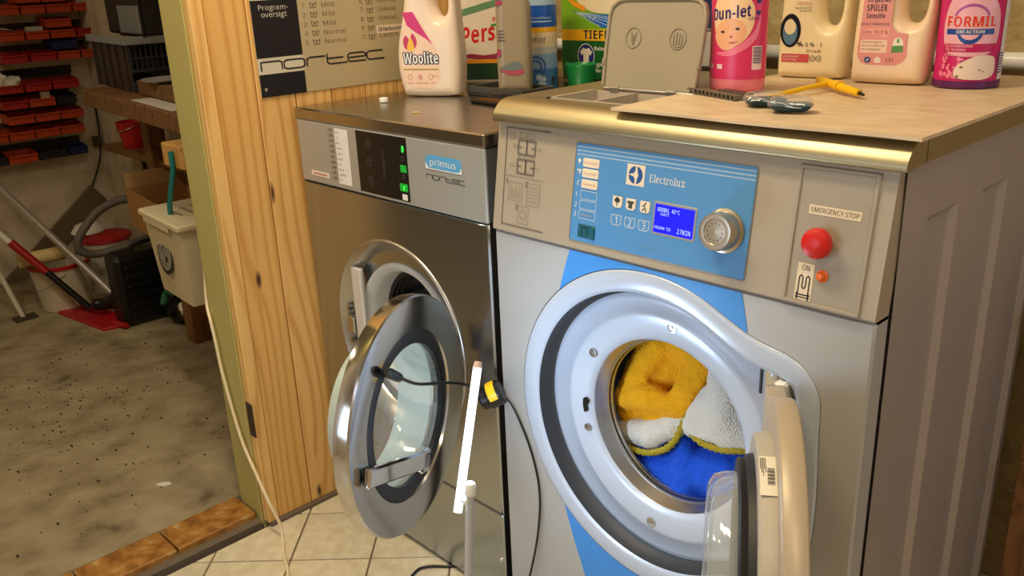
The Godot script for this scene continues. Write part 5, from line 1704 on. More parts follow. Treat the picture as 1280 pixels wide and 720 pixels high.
		var film := clear(C(214, 228, 232), 0.12, 0.03)
		part(t, "film", fm, film)
		var sm := B.new()
		for s in 2: sm.tube(curve([Vector3(-0.03, 0.0085, 0.0), Vector3(-0.015, 0.011 + 0.004 * s, 0.016), Vector3(0.008, 0.0085, 0.020), Vector3(0.029, 0.0085, 0.006 + 0.004 * s)], 0.004), 0.0006, 5)
		part(t, "film_seam", sm, mat(C(206, 226, 232), 0.15))
	# yellow plastic tool
	t = thing("scraper_tool", "yellow plastic tool with a crossbar and dark tip, lying on the laminate board", "tool")
	var h := B.new()
	h.tube([Vector3(0.436, Y + 0.0055, -0.188), Vector3(0.44, Y + 0.0065, -0.216), Vector3(0.452, Y + 0.011, -0.286), Vector3(0.462, Y + 0.0125, -0.336)], [0.0035, 0.0042, 0.0038, 0.0055], 10)
	part(t, "handle", h, M.yellow)
	var cb := B.new()
	cb.tube([Vector3(0.425, Y + 0.012, -0.368), Vector3(0.448, Y + 0.0125, -0.347), Vector3(0.488, Y + 0.0125, -0.312)], [0.0055, 0.007, 0.007], 12)
	cb.tube([Vector3(0.488, Y + 0.0125, -0.312), Vector3(0.494, Y + 0.0125, -0.307)], 0.0088, 12)
	cb.tube([Vector3(0.494, Y + 0.0115, -0.307), Vector3(0.541, Y + 0.0085, -0.276)], [0.007, 0.0058], 12)
	part(t, "crossbar", cb, M.yellow)
	part(t, "tip", B.new().tube([Vector3(0.541, Y + 0.0085, -0.276), Vector3(0.551, Y + 0.007, -0.270)], [0.003, 0.002], 8), M.black)
	# colour detergent bottle
	t = thing("detergent_bottle", "cream detergent bottle with a washing drum picture and pink banner", "bottle", Vector3(0.350, Y, -0.490), 0.09)
	t.scale = Vector3(0.94, 0.86, 0.94)
	var ol := chaikin(pv([-0.058, 0, 0.058, 0, 0.066, 0.006, 0.068, 0.04, 0.071, 0.09, 0.072, 0.15, 0.068, 0.22, 0.05, 0.255, 0.02, 0.265, -0.03, 0.265, -0.05, 0.25, -0.058, 0.2, -0.063, 0.12, -0.065, 0.05, -0.065, 0.006]), 2)
	var ho := chaikin(pv([0.03, 0.105, 0.045, 0.108, 0.053, 0.13, 0.054, 0.18, 0.048, 0.225, 0.034, 0.232, 0.02, 0.22, 0.017, 0.16, 0.02, 0.12]), 2)
	var cream := mat(C(240, 222, 182), 0.3)
	part(t, "bottle_body", moulded(ol, ho, 0.066, 0.02), cream)
	part(t, "screw_cap", screw_cap(-0.012, 0.262, 0, 0.02, 0.03), M.white)
	var P := T(0, 0, 0.0332)
	part(t, "label_print", B.new(P).extrude(disc(-0.037, 0.098, 0.0205, 28, 0.034), 0, 0.0003), mat(C(24, 26, 40), 0.35))
	part(t, "label_print", B.new(P).extrude(disc(-0.0375, 0.095, 0.0145, 24, 0.026), 0, 0.0005), mat(C(92, 128, 158), 0.35))
	part(t, "label_print", B.new(P).extrude(chaikin(pv([-0.05, 0.1, -0.04, 0.088, -0.028, 0.095, -0.025, 0.108, -0.036, 0.124, -0.048, 0.116]), 1), 0, 0.0007), mat(C(234, 216, 180), 0.35))
	part(t, "label_print", B.new(P).extrude(rect(-0.052, 0.034, 0.003, 0.051, 0.001), 0, 0.0004), mat(C(204, 84, 92), 0.35))
	var lt := B.new(P)
	lt.text("COLOUR", 0.0058, T(-0.027, 0.15, 0.0003), {"w": 0.029})
	part(t, "lettering", lt, mat(C(190, 110, 100), 0.4))
	var dk := B.new(P)
	dk.text("flydende vaskemiddel", 0.0034, T(-0.03, 0.142, 0.0003), {"w": 0.032})
	dk.text("til kulørt tøj", 0.0034, T(-0.022, 0.1365, 0.0003), {"w": 0.024})
	dk.text("%", 0.011, T(-0.022, 0.066, 0.0006), {"bold": true, "skew": -0.25})
	dk.text("0 % · 1", 0.008, T(-0.006, 0.066, 0.0003), {"w": 0.032})
	dk.text("20 vask", 0.006, T(-0.004, 0.0545, 0.0003), {"w": 0.03})
	for x in [0.01, 0.022]:
		var o := []
		for i in 14: o.append(Vector2(x + 0.005 * cos(TAU * i / 14), 0.0425 + 0.0058 * sin(TAU * i / 14)))
		dk.ribbon(o, 0.0012, T(0, 0, 0.0003), true)
		dk.ribbon([Vector2(x - 0.002, 0.04), Vector2(x + 0.002, 0.045)], 0.0015, T(0, 0, 0.0003))
	part(t, "lettering", dk, mat(C(70, 62, 56), 0.45))
	var wt := B.new(P)
	wt.text("parfumefri", 0.004, T(-0.048, 0.044, 0.0006), {"w": 0.03})
	wt.text("farve & fnug", 0.004, T(-0.048, 0.0375, 0.0006), {"w": 0.026})
	part(t, "lettering", wt, M.print_white)
	# hygiene rinse bottle
	t = thing("rinse_bottle", "cream bottle with a salmon pink label and bold black words, second from the right", "bottle", Vector3(0.500, Y, -0.475), 0.07)
	t.scale = Vector3(0.92, 0.85, 0.92)
	ol = chaikin(pv([-0.06, 0, 0.058, 0, 0.066, 0.006, 0.068, 0.04, 0.071, 0.09, 0.074, 0.15, 0.071, 0.22, 0.052, 0.255, 0.02, 0.265, -0.03, 0.265, -0.052, 0.25, -0.06, 0.2, -0.065, 0.12, -0.067, 0.05, -0.067, 0.006]), 2)
	ho = chaikin(pv([0.03, 0.115, 0.046, 0.117, 0.055, 0.135, 0.058, 0.18, 0.05, 0.225, 0.036, 0.232, 0.022, 0.22, 0.018, 0.165, 0.02, 0.13]), 2)
	part(t, "bottle_body", moulded(ol, ho, 0.066, 0.02), mat(C(240, 212, 178), 0.3))
	part(t, "screw_cap", screw_cap(-0.012, 0.262, 0, 0.02, 0.03), M.white)
	part(t, "label", B.new(P).extrude(pv([-0.046, 0.226, 0.005, 0.226, 0.004, 0.118, 0.008, 0.108, 0.018, 0.1, 0.034, 0.098, 0.036, 0.055, 0.03, 0.045, 0.018, 0.038, -0.034, 0.038, -0.046, 0.043, -0.052, 0.052, -0.053, 0.075, -0.05, 0.12]), 0, 0.0003), mat(C(222, 142, 128), 0.35))
	var lp := B.new(P)
	lp.extrude(rect(-0.048, 0.061, 0.0, 0.086, 0.002), 0, 0.0005)
	part(t, "label_print", lp, mat(C(238, 200, 172), 0.4))
	lp = B.new(P)
	lp.extrude(rect(-0.046, 0.09, 0.002, 0.107, 0.002), 0, 0.0005)
	part(t, "label_print", lp, mat(C(232, 164, 148), 0.4))
	var bt := B.new(P * T(0, 0, 0.0006))
	bt.text("HYGIENE", 0.0122, T(-0.0415, 0.157, 0), {"bold": true, "w": 0.041})
	bt.text("SPÜLER", 0.0122, T(-0.0415, 0.140, 0), {"bold": true, "w": 0.036})
	bt.text("Sensitiv", 0.0092, T(-0.0415, 0.1265, 0), {"bold": true, "w": 0.034})
	bt.text("BEUGT KEIMEN VOR", 0.0042, T(-0.049, 0.1135, 0), {"w": 0.05})
	bt.text("dermatologisch", 0.0036, T(-0.046, 0.080, 0), {"w": 0.036})
	bt.text("ohne Duftstoffe", 0.0036, T(-0.046, 0.073, 0), {"w": 0.042})
	bt.text("frei von Allergenen", 0.0036, T(-0.046, 0.066, 0), {"w": 0.035})
	bt.text("1,5 l", 0.0075, T(-0.001, 0.0445, 0), {"w": 0.014})
	part(t, "lettering", bt, mat(C(48, 36, 36), 0.45))
	var b2 := B.new(P * T(0, 0, 0.0006))
	b2.text("über 99,9 %", 0.0085, T(-0.046, 0.0965, 0), {"bold": true, "w": 0.046})
	b2.text("der Bakterien", 0.0038, T(-0.046, 0.0915, 0), {"w": 0.03})
	part(t, "lettering", b2, mat(C(190, 96, 90), 0.45))
	var gr := B.new(P)
	gr.extrude(disc(0.019, 0.078, 0.0095, 20, 0.013), 0, 0.0005)
	part(t, "label_print", gr, mat(C(232, 226, 196), 0.4))
	gr = B.new(P)
	gr.extrude(pv([0.0085, 0.062, 0.029, 0.064, 0.0285, 0.076, 0.0095, 0.075]), 0, 0.0007)
	gr.extrude(pv([0.017, 0.081, 0.021, 0.081, 0.021, 0.088, 0.017, 0.088]), 0, 0.0007)
	part(t, "label_print", gr, mat(C(84, 142, 66), 0.4))
	var bl := B.new(P)
	bl.extrude(disc(-0.033, 0.0475, 0.0062, 16), 0, 0.0005)
	part(t, "label_print", bl, mat(C(64, 74, 130), 0.4))
	var wc := B.new(P)
	wc.ribbon([Vector2(-0.035, 0.046), Vector2(-0.031, 0.049)], 0.002, T(0, 0, 0.0008))
	wc.extrude(pv([-0.021, 0.042, -0.009, 0.042, -0.009, 0.049, -0.015, 0.0545, -0.021, 0.049]), 0, 0.0006)
	part(t, "label_print", wc, mat(C(236, 220, 200), 0.4))
	# magenta stain remover tub
	t = thing("stain_remover_tub", "magenta tub with red lettering above a blue stripe, rightmost on the board", "tub", Vector3(0.617, Y, -0.490), 0.30)
	t.scale = Vector3(0.805, 0.845, 0.805)
	var r := 0.0615
	part(t, "tub_body", B.new().lathe([Vector2(0, 0.0), Vector2(r - 0.004, 0.0), Vector2(r - 0.001, 0.003), Vector2(r - 0.0005, 0.20), Vector2(r, 0.235), Vector2(r + 0.002, 0.238)], 56), mat(C(206, 28, 112), 0.3))
	part(t, "lid", B.new().lathe([Vector2(r + 0.0025, 0.236), Vector2(r + 0.0025, 0.256), Vector2(r - 0.001, 0.26), Vector2(0, 0.26)], 56), M.white)
	part(t, "base_band", B.new().lathe([Vector2(r - 0.004, 0.0), Vector2(r + 0.0004, 0.003), Vector2(r + 0.0006, 0.015)], 56), mat(C(92, 26, 92), 0.3))
	f = oval(r, r, 1.006)
	var sd := B.new()
	patch(sd, 0.068, 0.016, 0.16, 0.233, f)
	part(t, "side_label", sd, mat(C(226, 218, 224), 0.35))
	var pk := B.new()
	wrap_on(pk, chaikin(pv([-0.036, 0.06, 0.045, 0.06, 0.058, 0.1, 0.052, 0.15, 0.02, 0.178, -0.02, 0.182, -0.045, 0.16, -0.055, 0.12, -0.05, 0.08]), 2), f)
	part(t, "label_print", pk, mat(C(236, 176, 190), 0.3))
	var f1 := oval(r, r, 1.01)
	var lil := B.new()
	for k in 18:
		var a0 := PI * 0.05 + PI * 0.9 * k / 18
		var a1 := PI * 0.05 + PI * 0.9 * (k + 1) / 18
		lil.sheet(PackedVector2Array([Vector2(0.0 + 0.033 * cos(a0), 0.126 + 0.028 * sin(a0)), Vector2(0.033 * cos(a1), 0.126 + 0.028 * sin(a1)), Vector2(0.028 * cos(a1), 0.128 + 0.021 * sin(a1)), Vector2(0.028 * cos(a0), 0.128 + 0.021 * sin(a0))]), f1)
	part(t, "label_print", lil, mat(C(170, 84, 160), 0.35))
	var nv2 := B.new()
	for k in 14:
		var a0 := PI * 1.1 + PI * 0.8 * k / 14
		var a1 := PI * 1.1 + PI * 0.8 * (k + 1) / 14
		nv2.sheet(PackedVector2Array([Vector2(0.024 * cos(a1), 0.108 + 0.026 * sin(a1)), Vector2(0.024 * cos(a0), 0.108 + 0.026 * sin(a0)), Vector2(0.021 * cos(a0), 0.112 + 0.022 * sin(a0)), Vector2(0.021 * cos(a1), 0.112 + 0.022 * sin(a1))]), f1)
	patch(nv2, -0.045, 0.0995, 0.044, 0.1095, f1)
	part(t, "label_print", nv2, mat(C(30, 72, 150), 0.35))
	f = oval(r, r, 1.014)
	var fo := B.new()
	for k in 8: fo.text("FORMIL", 0.0185, T(0.0012 * cos(TAU * k / 8), 0.1135 + 0.0012 * sin(TAU * k / 8), 0), {"bold": true, "w": 0.09, "align": 0, "map": f1})
	part(t, "lettering", fo, mat(C(246, 214, 206), 0.35))
	var f3 := oval(r, r, 1.02)
	fo = B.new()
	fo.text("FORMIL", 0.0185, T(0, 0.1135, 0), {"bold": true, "w": 0.09, "align": 0, "map": f3})
	part(t, "lettering", fo, mat(C(226, 48, 30), 0.35))
	var oa := B.new()
	oa.text("OXI ACTION", 0.0056, T(0.0, 0.1018, 0), {"bold": true, "w": 0.05, "align": 0, "map": f})
	part(t, "lettering", oa, M.print_white)
	var bn := B.new()
	wrap_on(bn, pv([-0.05, 0.068, 0.048, 0.068, 0.052, 0.083, -0.047, 0.083]), f1)
	part(t, "label_print", bn, mat(C(190, 24, 92), 0.35))
	var bw := B.new()
	bw.text("FLECKENENTFERNER", 0.0045, T(-0.044, 0.0768, 0), {"w": 0.052, "map": f})
	bw.text("für Buntes", 0.0045, T(-0.044, 0.0705, 0), {"w": 0.04, "map": f})
	bw.text("kraftvoll rein", 0.004, T(-0.044, 0.061, 0), {"w": 0.042, "map": f})
	part(t, "lettering", bw, mat(C(250, 196, 206), 0.35))
	var pf := B.new()
	var rng := RandomNumberGenerator.new()
	rng.seed = 8
	for i in 26: wrap_on(pf, disc(rng.randf_range(-0.052, -0.005), rng.randf_range(0.022, 0.058), rng.randf_range(0.002, 0.005), 7), f1, 0.006)
	for i in 22:
		var aa := rng.randf_range(0.6, 3.0)
		wrap_on(pf, disc(-0.03 + 0.04 * cos(aa), 0.165 + 0.035 * sin(aa), rng.randf_range(0.0015, 0.004), 7), f1, 0.006)
	part(t, "label_print", pf, mat(C(240, 130, 160), 0.35))
	var wf := B.new()
	wrap_on(wf, chaikin(pv([-0.015, 0.018, 0.056, 0.018, 0.056, 0.055, 0.045, 0.062, 0.02, 0.063, 0.0, 0.055, -0.016, 0.045, -0.024, 0.032]), 2), f)
	part(t, "label_print", wf, mat(C(236, 216, 200), 0.35))
	var sp := B.new()
	for q in [[-0.008, 0.041, 0.0035], [-0.014, 0.024, 0.0035], [0.024, 0.036, 0.0025], [0.031, 0.033, 0.002]]: wrap_on(sp, disc(q[0], q[1], q[2], 6, q[2] * 0.6), f3, 0.004)
	part(t, "label_print", sp, mat(C(116, 96, 70), 0.4))
	var bcd := B.new()
	for i in 8: patch(bcd, 0.060, 0.028 + i * 0.005, 0.082, 0.0305 + i * 0.005, f1)
	for i in 12: patch(bcd, 0.092, 0.03 + i * 0.016, 0.1, 0.041 + i * 0.016, f1)
	part(t, "label_print", bcd, mat(C(92, 88, 120), 0.4))
	# white pipe along the back wall
	t = thing("pipe", "white plastic pipe running along the back wall behind the detergent bottles", "pipe")
	part(t, "pipe_run", B.new().tube([Vector3(-0.68, 1.12, -0.79), Vector3(2.39, 1.12, -0.79)], 0.016, 14), M.white)
	for x in [0.16, 0.55, 1.2, 1.9]: part(t, "clip", B.new().box(Vector3(x, 1.12, -0.797), Vector3(0.02, 0.04, 0.044), 0.003), M.white_matt)
	# dark shelf unit in the gap right of the grey machine
	t = thing("wooden_rack", "dark wooden rack in the shadow right of the grey washing machine", "rack", Vector3(1.02, 0, -0.62))
	for x in [-0.24, 0.24]: part(t, "post", B.new().box(Vector3(x, 0.42, 0), Vector3(0.04, 0.84, 0.04), 0.003), M.bench)
	for y in [0.12, 0.42, 0.72]: part(t, "shelf", B.new().box(Vector3(0, y, -0.05), Vector3(0.5, 0.02, 0.2), 0.002), M.bench)
	for q in [[1.0, 0.131, "black plastic case on the lowest shelf of the dark rack"], [0.95, 0.431, "black plastic case on the middle shelf of the dark rack"]]:
		t = thing("storage_case", q[2], "case", Vector3(q[0], q[1], -0.66))
		part(t, "case_body", B.new().box(Vector3(0, 0.07, 0), Vector3(0.26, 0.14, 0.14), 0.01), M.black)
		part(t, "lid", B.new().box(Vector3(0, 0.146, 0), Vector3(0.27, 0.012, 0.15), 0.004), M.rubber)
		part(t, "latch", B.new().box(Vector3(0, 0.125, 0.074), Vector3(0.05, 0.03, 0.008), 0.002), M.rubber)

# ---------------------------------------------------------------- cords and tubes before the machines
func build_cords() -> void:
	# lit tube lamp held by a pole in front of the machines
	var t := thing("tube_lamp", "slim glowing white tube lamp on a grey white pole, before the steel washing machine", "lamp")
	var lm := mat(C(250, 250, 250), 0.2)
	lm.emission_enabled = true
	lm.emission = Color(0.92, 0.96, 1.0)
	lm.emission_energy_multiplier = 1.0
	var p0 := Vector3(0.186, 0.725, 0.22)
	var p1 := Vector3(0.222, 0.513, 0.31)
	part(t, "tube", B.new().tube([p0, p0.lerp(p1, 0.5), p1], 0.007, 16), lm, "glowing white tube")
	part(t, "end_cap", B.new().tube([p0.lerp(p1, -0.03), p0.lerp(p1, 0.012)], [0.0056, 0.0076], 16), mat(C(226, 196, 186), 0.3))
	part(t, "pole", B.new().tube([Vector3(0.236, 0.0, 0.345), Vector3(0.235, 0.557, 0.292)], 0.0068, 16), mat(C(188, 190, 196), 0.35))
	part(t, "pole_cap", B.new().tube([Vector3(0.235, 0.543, 0.2935), Vector3(0.235, 0.561, 0.2917), Vector3(0.235, 0.564, 0.2915)], [0.009, 0.009, 0.0068], 16), M.white)
	part(t, "clamp", B.new().box(Vector3(0.227, 0.533, 0.299), Vector3(0.022, 0.012, 0.012), 0.003), M.white)
	part(t, "foot", B.new().lathe([Vector2(0.0, 0.0), Vector2(0.06, 0.0), Vector2(0.06, 0.008), Vector2(0.012, 0.014), Vector2(0.0, 0.014)], 28, T(0.236, 0.0, 0.345)), M.white)
	for i in 3:
		var ol := OmniLight3D.new()
		ol.name = "tube_glow"
		ol.position = p0.lerp(p1, 0.2 + 0.3 * i)
		ol.light_color = Color(0.80, 0.90, 1.0)
		ol.light_energy = 0.0155
		ol.light_size = 0.006
		ol.omni_range = 6.0
		ol.omni_attenuation = 2.0
		ol.shadow_enabled = true
		t.add_child(ol, true)
	# puck with its cord
	t = thing("cord_connector", "black and yellow round connector in the gap between the two washing machines", "connector", Vector3(0.008, 0.544, 0.036))
	t.scale = Vector3.ONE * 1.3
	var ax := along(Vector3(0.55, 0.35, -0.55))
	part(t, "housing", B.new(T(0, 0, 0, ax)).lathe([Vector2(0.0, -0.018), Vector2(0.014, -0.018), Vector2(0.017, -0.015), Vector2(0.017, -0.006), Vector2(0.0195, -0.004), Vector2(0.0195, 0.014), Vector2(0.017, 0.017), Vector2(0, 0.017)], 28), M.black)
	part(t, "yellow_band", B.new(T(0, 0, 0, ax)).lathe([Vector2(0.0199, -0.002), Vector2(0.0201, 0.0), Vector2(0.0201, 0.009), Vector2(0.0199, 0.011)], 28, Transform3D(), 0.4, 3.2), M.yellow, "yellow band")
	t = thing("power_cable", "thin black cord hanging from the yellow connector down the grey machine front", "cable")
	part(t, "cord_run", B.new().tube(curve([Vector3(-0.008, 0.525, 0.03), Vector3(0.03, 0.535, 0.016), Vector3(0.063, 0.478, 0.008), Vector3(0.088, 0.415, 0.006), Vector3(0.1, 0.351, 0.006), Vector3(0.096, 0.275, 0.007), Vector3(0.08, 0.18, 0.012), Vector3(0.055, 0.06, 0.03), Vector3(0.03, 0.004, 0.06), Vector3(-0.03, 0.004, 0.10)], 0.012), 0.0024, 7), M.black)
	t = thing("power_cable", "short black cord with a thick plug crossing the open door glass", "cable")
	part(t, "cord_run", B.new().tube(curve([Vector3(-0.028, 0.545, 0.04), Vector3(-0.048, 0.556, 0.055), Vector3(-0.046, 0.577, 0.1), Vector3(-0.004, 0.624, 0.199), Vector3(0.022, 0.664, 0.255)], 0.01), 0.003, 7), M.black)
	part(t, "plug", B.new().tube([Vector3(0.020, 0.661, 0.252), Vector3(0.026, 0.669, 0.262), Vector3(0.038, 0.690, 0.288), Vector3(0.043, 0.698, 0.297)], [0.004, 0.0085, 0.0095, 0.005], 10), M.black)
	t = thing("power_cable", "black cord lying on the floor tiles at the foot of the steel machine", "cable")
	part(t, "cord_run", B.new().tube(curve([Vector3(-0.20, 0.0035, -0.03), Vector3(-0.228, 0.004, 0.0), Vector3(-0.25, 0.005, 0.02), Vector3(-0.266, 0.005, 0.045), Vector3(-0.258, 0.0035, 0.08), Vector3(-0.22, 0.0035, 0.16), Vector3(-0.1, 0.0035, 0.22)], 0.01), 0.0032, 8), M.black)
	t = thing("power_cable", "long cream white cord hanging down the olive door jamb onto the tiles", "cable")
	part(t, "cord_run", B.new().tube(curve([Vector3(-0.86, 0.9, 0.17), Vector3(-0.845, 0.7, 0.19), Vector3(-0.838, 0.58, 0.205), Vector3(-0.815, 0.545, 0.213), Vector3(-0.803, 0.482, 0.214), Vector3(-0.792, 0.398, 0.214), Vector3(-0.749, 0.246, 0.214), Vector3(-0.692, 0.166, 0.216), Vector3(-0.640, 0.095, 0.215), Vector3(-0.622, 0.04, 0.205), Vector3(-0.60, 0.006, 0.215), Vector3(-0.55, 0.005, 0.242), Vector3(-0.46, 0.005, 0.285), Vector3(-0.30, 0.005, 0.42)], 0.012), 0.0042, 8), mat(C(232, 214, 176), 0.5))

# ---------------------------------------------------------------- workshop through the doorway
func storage_bin(w: float, m: Material) -> Node3D:
	var o := Node3D.new()
	var d := 0.125
	var h := 0.045
	var b := B.new()
	b.box(Vector3(0, 0.002, d / 2), Vector3(w, 0.004, d), 0.0008)
	b.box(Vector3(0, h / 2, 0.002), Vector3(w, h, 0.004), 0.0008)
	for s in [-1, 1]:
		var p := pv([0, 0, d, 0, d, 0.034, d * 0.62, h, 0, h])
		b.extrude(p, -0.0015, 0.0015, 0.0, T(s * (w / 2 - 0.0015), 0, 0, Basis(Vector3(0, 0, 1), Vector3(0, 1, 0), Vector3(-1, 0, 0))))
	part(o, "bin_shell", b, m)
	var l := B.new()
	l.box(Vector3(0, 0.017, d - 0.002), Vector3(w, 0.034, 0.005), 0.001)
	l.box(Vector3(0, 0.032, d + 0.003), Vector3(w, 0.008, 0.012), 0.002)
	part(o, "front_lip", l, m)
	return o

func build_workshop() -> void:
	var orange := mat(C(186, 64, 28), 0.5)
	var red := mat(C(168, 28, 30), 0.5)
	var blk := mat(C(26, 26, 32), 0.5)
	var nvy := mat(C(24, 34, 84), 0.5)
	var X := ry(PI / 2)
	# rows: lip bottom height, then [z from, z to, colour]
	var rows := [
		["highest row", 1.268, -0.27, [[-0.205, -0.31, 0], [-0.312, -0.415, 0]]],
		["second row", 1.221, -0.27, [[-0.10, -0.214, 0], [-0.218, -0.322, 0], [-0.325, -0.435, 0], [-0.439, -0.546, 0], [-0.549, -0.64, 0]]],
		["third row", 1.111, -0.27, [[-0.105, -0.212, 0], [-0.218, -0.317, 0], [-0.323, -0.432, 0], [-0.438, -0.54, 1]]],
		["fourth row", 1.016, -0.27, [[-0.10, -0.208, 1], [-0.218, -0.329, 1], [-0.334, -0.434, 0], [-0.44, -0.512, 0]]],
		["fifth row", 0.889, -0.27, [[-0.055, -0.162, 1], [-0.168, -0.282, 1], [-0.287, -0.404, 1]]],
		["sixth row", 0.819, -0.27, [[-0.06, -0.166, 1], [-0.172, -0.285, 0], [-0.29, -0.38, 2]]],
		["seventh row", 0.752, -0.27, [[-0.07, -0.181, 0], [-0.184, -0.292, 0], [-0.295, -0.398, 0]]],
		["eighth row", 0.682, -0.27, [[0.04, -0.056, 0], [-0.06, -0.167, 0], [-0.17, -0.278, 0], [-0.28, -0.388, 0]]],
		["lowest row", 0.58, -0.27, [[0.07, -0.034, 2], [-0.036, -0.162, 0], [-0.166, -0.294, 2], [-0.30, -0.384, 3]]]]
	var ord := ["leftmost", "second from the left", "third from the left", "fourth from the left", "fifth from the left"]
	var mats := [orange, red, blk, nvy]
	var cn := ["orange", "dark red", "black", "navy blue"]
	for r in rows:
		var k := 0
		for q in r[3]:
			var o := storage_bin(absf(q[1] - q[0]) - 0.004, mats[q[2]])
			o.name = numbered(self, "storage_bin")
			add_child(o, true)
			o.position = Vector3(-3.395, r[1], (q[0] + q[1]) / 2)
			o.basis = X
			tag(o, "%s storage bin, %s in the %s on the workshop wall" % [cn[q[2]], ord[k], r[0]], "bin", "storage bins on the far workshop wall")
			k += 1
		var last: Array = r[3][-1]
		var first: Array = r[3][0]
		var t := thing("bin_rail", "dark mounting rail behind the %s of storage bins" % r[0], "rail", Vector3(-3.3975, r[1] + 0.052, (first[0] + last[1]) / 2))
		part(t, "rail_bar", B.new().box(Vector3.ZERO, Vector3(0.004, 0.04, absf(last[1] - first[0]) + 0.02)), mat(C(60, 46, 40), 0.6))
	# a blue bin and an orange bin perched on the others, the dark backing strip
	for q in [[-3.395, 1.0625, -0.375, 0.112, 3, "navy blue storage bin perched above the fourth row of orange bins"], [-3.395, 1.1575, -0.365, 0.11, 0, "orange storage bin perched above the third row of bins"]]:
		var o := storage_bin(q[3], mats[q[4]])
		o.name = numbered(self, "storage_bin")
		add_child(o, true)
		o.position = Vector3(q[0], q[1], q[2])
		o.basis = X
		tag(o, q[5], "bin", "storage bins on the far workshop wall")
	var t := thing("backing_strip", "black backing strip on the workshop wall above the fifth row of bins", "strip", Vector3(-3.396, 0.965, -0.24))
	part(t, "strip_body", B.new().box(Vector3.ZERO, Vector3(0.008, 0.035, 0.36), 0.002), M.black)
	var nz := noise(9, 30.0, 3)
	t = thing("plastic_bag", "crumpled white bag lying in the leftmost dark red bin", "bag", Vector3(-3.325, 0.9, -0.11))
	part(t, "bag_body", lump([[Vector3(0, 0.025, 0.02), Vector3(0, 0.03, -0.03), 0.026, 0.03], [Vector3(0, 0.04, 0.02), Vector3(0.005, 0.085, 0.015), 0.016, 0.006]], 0.009, 0.012, nz, 0.02), M.white_matt)
	t = thing("paper_roll", "pale roll lying in the second orange bin of the third row", "roll", Vector3(-3.31, 1.115, -0.268))
	part(t, "roll_body", B.new().tube([Vector3(0, 0.036, -0.034), Vector3(0, 0.036, 0.034)], 0.016, 14), mat(C(190, 190, 170), 0.6))
	t = thing("card_box", "small pale card box standing in the orange bin of the sixth row", "box", Vector3(-3.31, 0.823, -0.255))
	part(t, "box_body", B.new().box(Vector3(0, 0.03, 0), Vector3(0.02, 0.06, 0.04), 0.002), mat(C(214, 190, 160), 0.6))
	t = thing("pliers", "steel pliers handle sticking out of the leftmost orange bin of the third row", "tool", Vector3(-3.31, 1.116, -0.15))
	part(t, "handle", B.new().tube(curve([Vector3(0.0, 0.012, -0.045), Vector3(0.01, 0.04, -0.02), Vector3(0.0, 0.052, 0.04), Vector3(0, 0.05, 0.1)], 0.02), 0.006, 8), M.satin)
	# bench along the rear wall
	t = thing("workbench", "rough wooden workbench along the rear workshop wall", "workbench")
	var bt := B.new(T(-1.5, 0, -0.068, ry(-0.086)))
	bt.box(Vector3(-0.21, 0.92, -0.17), Vector3(1.62, 0.06, 0.34), 0.004)
	part(t, "bench_top", bt, M.bench)
	for x in [-2.42, -1.62, -0.93]: part(t, "leg", slab(x - 0.035, x + 0.035, 0.012, 0.895, -0.40, -0.33, null, 0.004), M.bench)
	part(t, "beam", slab(-1.41, -1.275, 0.818, 0.887, -0.40, 0.02, null, 0.004), M.pine[1])
	part(t, "brace", slab(-1.86, -1.76, 0.60, 0.89, -0.36, -0.30, null, 0.004), M.bench)
	t = thing("under_shelf", "narrow lower wooden shelf under the workbench, holding the red bucket", "shelf")
	part(t, "shelf_board", slab(-2.98, -1.0, 0.628, 0.655, -0.498, -0.355, null, 0.003), M.bench)
	var br := B.new()
	for x in [-2.7, -1.3]: slab(x, x + 0.02, 0.52, 0.628, -0.498, -0.40, br)
	part(t, "bracket", br, M.dark_steel)
	t = thing("bucket", "small red bucket on the lower shelf under the workbench", "bucket", Vector3(-2.78, 0.6555, -0.425))
	part(t, "bucket_body", B.new().lathe([Vector2(0, 0.0), Vector2(0.048, 0.0), Vector2(0.066, 0.105), Vector2(0.07, 0.107), Vector2(0.07, 0.112), Vector2(0.063, 0.112), Vector2(0.045, 0.004), Vector2(0, 0.004)], 24), mat(C(196, 20, 18), 0.4))
	part(t, "handle", B.new().tube(curve([Vector3(-0.068, 0.105, 0), Vector3(-0.05, 0.085, 0.05), Vector3(0.0, 0.075, 0.068), Vector3(0.05, 0.085, 0.05), Vector3(0.068, 0.105, 0)], 0.015), 0.002, 6), M.satin)
	t = thing("tin", "dark blue tin on the lower shelf beside the bench brace", "tin", Vector3(-2.05, 0.6555, -0.43))
	part(t, "tin_body", B.new().lathe([Vector2(0.04, 0), Vector2(0.04, 0.13), Vector2(0.037, 0.133), Vector2(0.0, 0.133)], 20), nvy)
	part(t, "lid", B.new().lathe([Vector2(0.042, 0.125), Vector2(0.042, 0.138), Vector2(0, 0.138)], 20), M.rubber)
	# folding crate
	t = thing("folding_crate", "dark plastic folding crate with a pale grey rim on the workbench", "crate", Vector3(-2.40, 0.9505, -0.36), -0.1)
	var cw := 0.50
	var cd := 0.23
	var cb := B.new()
	cb.box(Vector3(0, 0.004, 0), Vector3(cw - 0.04, 0.008, cd - 0.02))
	cb.box(Vector3(0, 0.085, cd / 2 - 0.008), Vector3(cw - 0.03, 0.17, 0.008), 0.002)
	cb.box(Vector3(0, 0.085, -cd / 2 + 0.008), Vector3(cw - 0.03, 0.17, 0.008), 0.002)
	cb.box(Vector3(-cw / 2 + 0.012, 0.085, 0), Vector3(0.008, 0.17, cd - 0.02), 0.002)
	for i in 5: cb.box(Vector3(-0.2 + i * 0.1, 0.085, cd / 2), Vector3(0.012, 0.165, 0.012), 0.003)
	part(t, "crate_wall", cb, mat(C(62, 48, 44), 0.55))
	var gr := B.new()
